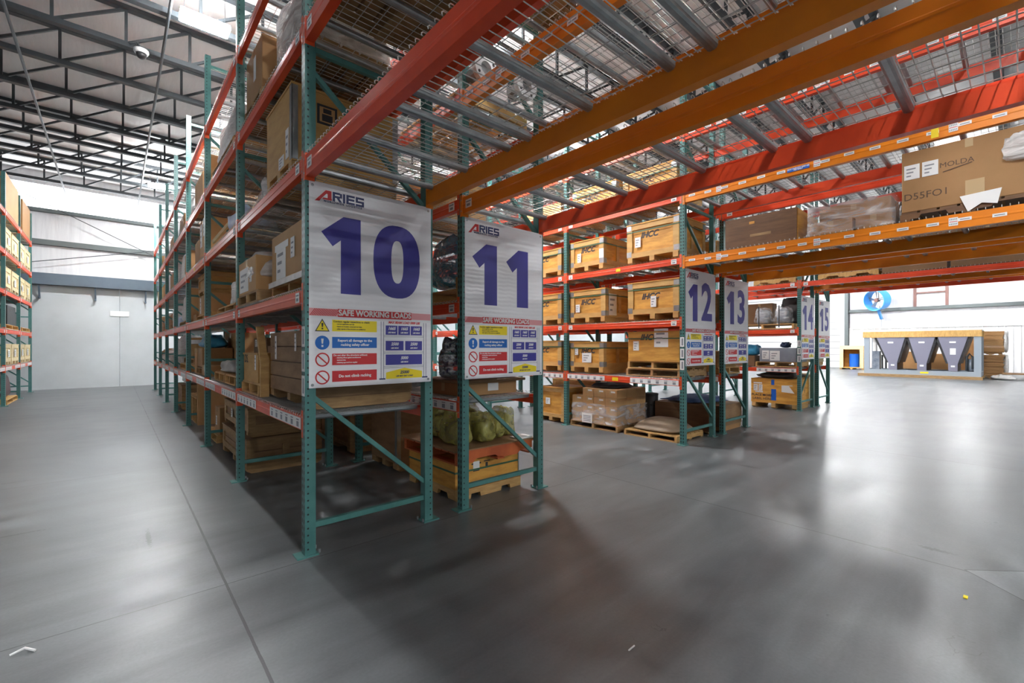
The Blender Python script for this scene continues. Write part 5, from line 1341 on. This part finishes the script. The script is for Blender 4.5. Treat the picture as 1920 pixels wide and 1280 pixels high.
# ------------------------------------------------------------------ open hall on the right
def chiller():
    x0, x1, y0, y1 = 29.6, 31.6, 1.17, 5.45
    t = thing('industrial_chiller', 'long grey chiller frame with three tapered panels under a timber rail', 'chiller', ((x0 + x1) / 2, (y0 + y1) / 2, 0))
    for yy in (y0 - .05,):
        MB().box(x0 - .1, x0 + .1, yy, y1 + .25, 0, .14).build('timber_sill', 'oldlum', t); MB().box(x1 - .1, x1 + .1, yy, y1 + .25, 0, .14).build('timber_sill', 'oldlum', t)
    mb = MB(); mb.box(x0, x0 + .1, y0, y1, .14, .36); mb.box(x1 - .1, x1, y0, y1, .14, .36); mb.box(x0 + .1, x1 - .1, y0, y0 + .1, .14, .36); mb.box(x0 + .1, x1 - .1, y1 - .1, y1, .14, .36); mb.build('base_frame', 'chillfr', t)
    for (a, b) in ((y0, y0 + .24), (y1 - .22, y1)):
        for xx in (x0, x1 - .1): MB().box(xx, xx + .1, a, b, .36, 2.0).build('corner_post', 'chillfr', t)
    for xx in (x0 - .02, x1 - .1): MB().box(xx, xx + .12, y0 - .02, y1 + .05, 2.0, 2.30).build('timber_rail', 'barewood', t)
    MB().box(x0, x1, y0, y1, 2.28, 2.34).build('top_cover', 'foam', t)
    for (ca, cb, c0, c1) in ((4.93, 3.82, 4.46, 4.12), (3.68, 2.72, 3.36, 3.02), (2.62, 1.60, 2.26, 1.94)):
        p = MB().prism([(ca, 1.99), (cb, 1.99), (c1, .72), (c1, .36), (c0, .36), (c0, .72)], 'x', x0 - .005, x0 + .03).build('tapered_panel', 'chill', t)
        ym = (ca + cb) / 2
        MB().box(x0 - .009, x0 - .005, ym - .11, ym + .11, 1.70, 1.78).build('name_plate', 'white', p)
        MB().box(x0 - .009, x0 - .005, (c0 + c1) / 2 - .07, (c0 + c1) / 2 + .07, .56, .64).build('name_plate', 'white', p)
        for (ta, tb) in ((ca, c0), (cb, c1)):
            mb = MB(); mb.prism([(ta, 1.99), (ta + .10 * (1 if ta < tb else -1) * -1, 1.99), (tb + .08 * (1 if ta < tb else -1) * -1, .72), (tb, .72)], 'x', x0 + .03, x1 - .1)
            mb.build('coil_slab', 'black', t)
        mb = MB().box(x0 + .2, x1 - .2, c1, c0, .36, .72).build('coil_sump', 'black', t)
    MB().box(x0 - .009, x0 - .005, 2.0, 2.2, 1.15, 1.45).build('data_sheet', 'white', t)
    MB().box(x0 - .006, x0, 2.95, 3.25, .22, .30).build('arrow_sticker', 'yellow', t)
    mb = MB(); mb.box(x0 + .25, x0 + .6, 4.85, 5.15, .36, 1.3); mb.build('control_box', 'motor', t)
    MB().tube([(x0 + .3, 4.6, .4), (x0 + .3, 4.6, 1.0), (x0 + .3, 4.75, 1.1), (x0 + .3, 4.75, .4)], .04, 8).build('pipework', 'black', t)
    MB().tube([(x0 + .15, 1.65, .4), (x0 + .15, 1.65, 1.05), (x0 + .15, 1.55, 1.2), (x0 + .15, 1.45, 1.05), (x0 + .15, 1.45, .5)], .05, 8).build('pipework', 'steel', t, smooth=True)
    MB().tube([(x0 + .3, 1.5, .36), (x0 + .3, 1.5, .95)], .14, 14).build('compressor', 'motor', t, smooth=True)
    MB().tube([(x0 + .3, 5.05, 1.3), (x0 + .3, 5.05, 1.95)], .09, 10).build('receiver_tank', 'foam', t)
chiller()
# wall fan
t = thing('wall_fan', 'big bright blue drum fan on the white right wall', 'fan', (38.2, 6.3, 3.3))
def drumfan():
    c = Vector((37.9, 6.28, 4.62)); ax = Vector((-.86, .48, -.14)).normalized()
    u = ax.cross(Vector((0, 0, 1))).normalized(); v = u.cross(ax)
    n = 32; Rr = .66; ln = .62
    vs = []; 
    for (a, r) in ((-ln / 2, Rr), (ln / 2, Rr + .03), (ln / 2, Rr - .01), (-ln / 2, Rr - .04)):
        vs += [c + ax * a + (u * math.cos(2 * math.pi * k / n) + v * math.sin(2 * math.pi * k / n)) * r for k in range(n)]
    fs = []
    for j in range(4):
        for k in range(n): fs.append((j * n + k, j * n + (k + 1) % n, ((j + 1) % 4) * n + (k + 1) % n, ((j + 1) % 4) * n + k))
    MB().add(vs, fs).build('fan_drum', 'fanblue', t, smooth=False)
    for k in range(5):
        a = 2 * math.pi * k / 5 + .3; d = u * math.cos(a) + v * math.sin(a); e = d.cross(ax)
        q = [c + d * .12 - e * .05 - ax * .05, c + d * .12 + e * .05 + ax * .05, c + d * .55 + e * .10 + ax * .06, c + d * .55 - e * .10 - ax * .06]
        MB().add(q + [p + ax * .015 for p in q], [(0, 1, 2, 3), (7, 6, 5, 4), (0, 4, 5, 1), (1, 5, 6, 2), (2, 6, 7, 3), (3, 7, 4, 0)]).build('fan_blade', 'galv', t)
    MB().tube([c - ax * .12, c + ax * .12], .13, 14).build('motor_hub', 'brownst', t)
    mb = MB()
    for k in range(4):
        a = 2 * math.pi * k / 4; d = u * math.cos(a) + v * math.sin(a); mb.tube([c - ax * .15, c - ax * .15 + d * Rr], .018, 6)
    mb.build('guard_spoke', 'steel', t)
    MB().bar(c - v * .66 if v.z > 0 else c + v * .66, (38.45, 6.15, 3.4), .12, .16).build('support_arm', 'fanblue', t)
    MB().bar((38.45, 6.15, 3.42), (38.45, 6.15, 2.85), .06, .06).bar((38.45, 6.15, 3.42), (38.95, 6.15, 3.42), .06, .06).build('wall_bracket', 'galv', t)
drumfan()
# open sided crate with a blue drum
t = thing('open_crate', 'open sided fresh timber crate holding a blue drum near the door', 'crate', (37.5, 7.5, 0))
x0, x1, y0, y1 = 37.05, 38.1, 6.85, 8.15
mb = MB()
mb.box(x0, x1, y0, y0 + .06, .12, 1.55); mb.box(x0, x1, y1 - .06, y1, .12, 1.55); mb.box(x1 - .05, x1, y0, y1, .12, 1.55); mb.box(x0, x1, y0, y1, .10, .16); mb.build('box_body', 'ply2', t)
mb = MB(); mb.box(x0 - .03, x0, y0, y0 + .2, .1, 1.55); mb.box(x0 - .03, x0, y1 - .2, y1, .1, 1.55); mb.box(x0 - .03, x0, y0 + .2, y1 - .2, 1.35, 1.55); mb.box(x0 - .03, x1, y0, y1, 1.55, 1.60); mb.build('batten_frame', 'pale', t)
for yy in (y0, (y0 + y1) / 2 - .06, y1 - .12): MB().box(x0, x1, yy, yy + .12, 0, .10).build('skid', 'lumber', t)
drum('blue steel drum standing inside the open timber crate', 37.45, 7.42, .162, .28, .88, 'bluedrum', None, 'steel_drum')
# cardboard stacks
for i, (z0, z1, x) in enumerate(((.12, 1.12, 31.85), (1.245, 2.28, 31.85))):
    t = thing('cardboard_stack', '%s stack of flat cardboard right of the chiller' % ('lower', 'upper')[i], 'cardboard', (x + .6, .8, z0), 'flat cardboard stacks by the chiller')
    n = 22; mb = MB()
    for k in range(n):
        a = z0 + (z1 - z0) * k / n; j = random.uniform(-.03, .03)
        mb.box(x + j, x + 1.3 + j, .52 + j, 1.35 + j, a, a + (z1 - z0) / n - .004)
    mb.build('flat_sheets', 'card', t)
    MB().lump(x - .05, x + 1.2, .36, .56, z0, z1, .3, 3, 5.0 + i, 10, .6, .95).build('ragged_film', 'whitebag', t, smooth=True)
    pallet('pallet under the %s flat cardboard stack' % ('lower', 'upper')[i], x + .06, x + 1.3, .58, 1.37, z0 - .1205, 'oldlum', 'y', h=.118)
for i, (y0, y1, z1, x) in enumerate(((3.65, 4.95, 1.25, 33.0), (2.35, 3.5, 1.15, 32.7), (1.42, 2.2, 1.95, 33.2))):
    t = tag(MB().box(x, x + 1.2, y0, y1, .12, z1).build('cardboard_stack', 'card', None, loc=(x + .6, (y0 + y1) / 2, .12)), 'stack of flat cardboard seen through the chiller, %s one' % ('left', 'middle', 'right')[i], 'cardboard', 'flat cardboard stacks by the chiller')
    pallet('pallet under the low cardboard stack behind the chiller, %s one' % ('left', 'middle', 'right')[i], x, x + 1.2, y0, y1, 0, 'oldlum', 'y', h=.118)
lumpbag('white crumpled film on the floor at the right of the chiller', (30.3, 31.2, .05, 1.0, 0, .24), 'whitebag', 31.0, 'film_heap', 'film', .3, .7, .5)
tag(MB().box(30.7, 32.0, -.5, .55, .245, .29).build('loose_plywood', 'oldply', None, loc=(31.3, 0, .245)), 'loose plywood sheet on white film beyond the chiller', 'board')
# floor litter
tag(MB().tube([(-.39, 3.30, .004), (-.34, 3.31, .014), (-.30, 3.27, .004)], .006, 6).build('paper_scrap', 'white', None, loc=(-.34, 3.29, .004)), 'small curled white scrap on the floor at lower left', 'scrap')
tag(MB().tube([(1.93, 1.30, .004), (1.98, 1.30, .006)], .004, 6).build('paper_scrap', 'white', None, loc=(1.95, 1.3, .004)), 'tiny white sliver on the dark floor at lower middle', 'scrap')
tag(MB().box(3.86, 3.90, .21, .23, .0, .006).build('leaf_scrap', 'yelp', None, loc=(3.88, .22, 0)), 'tiny yellow scrap on the floor at lower right', 'scrap')
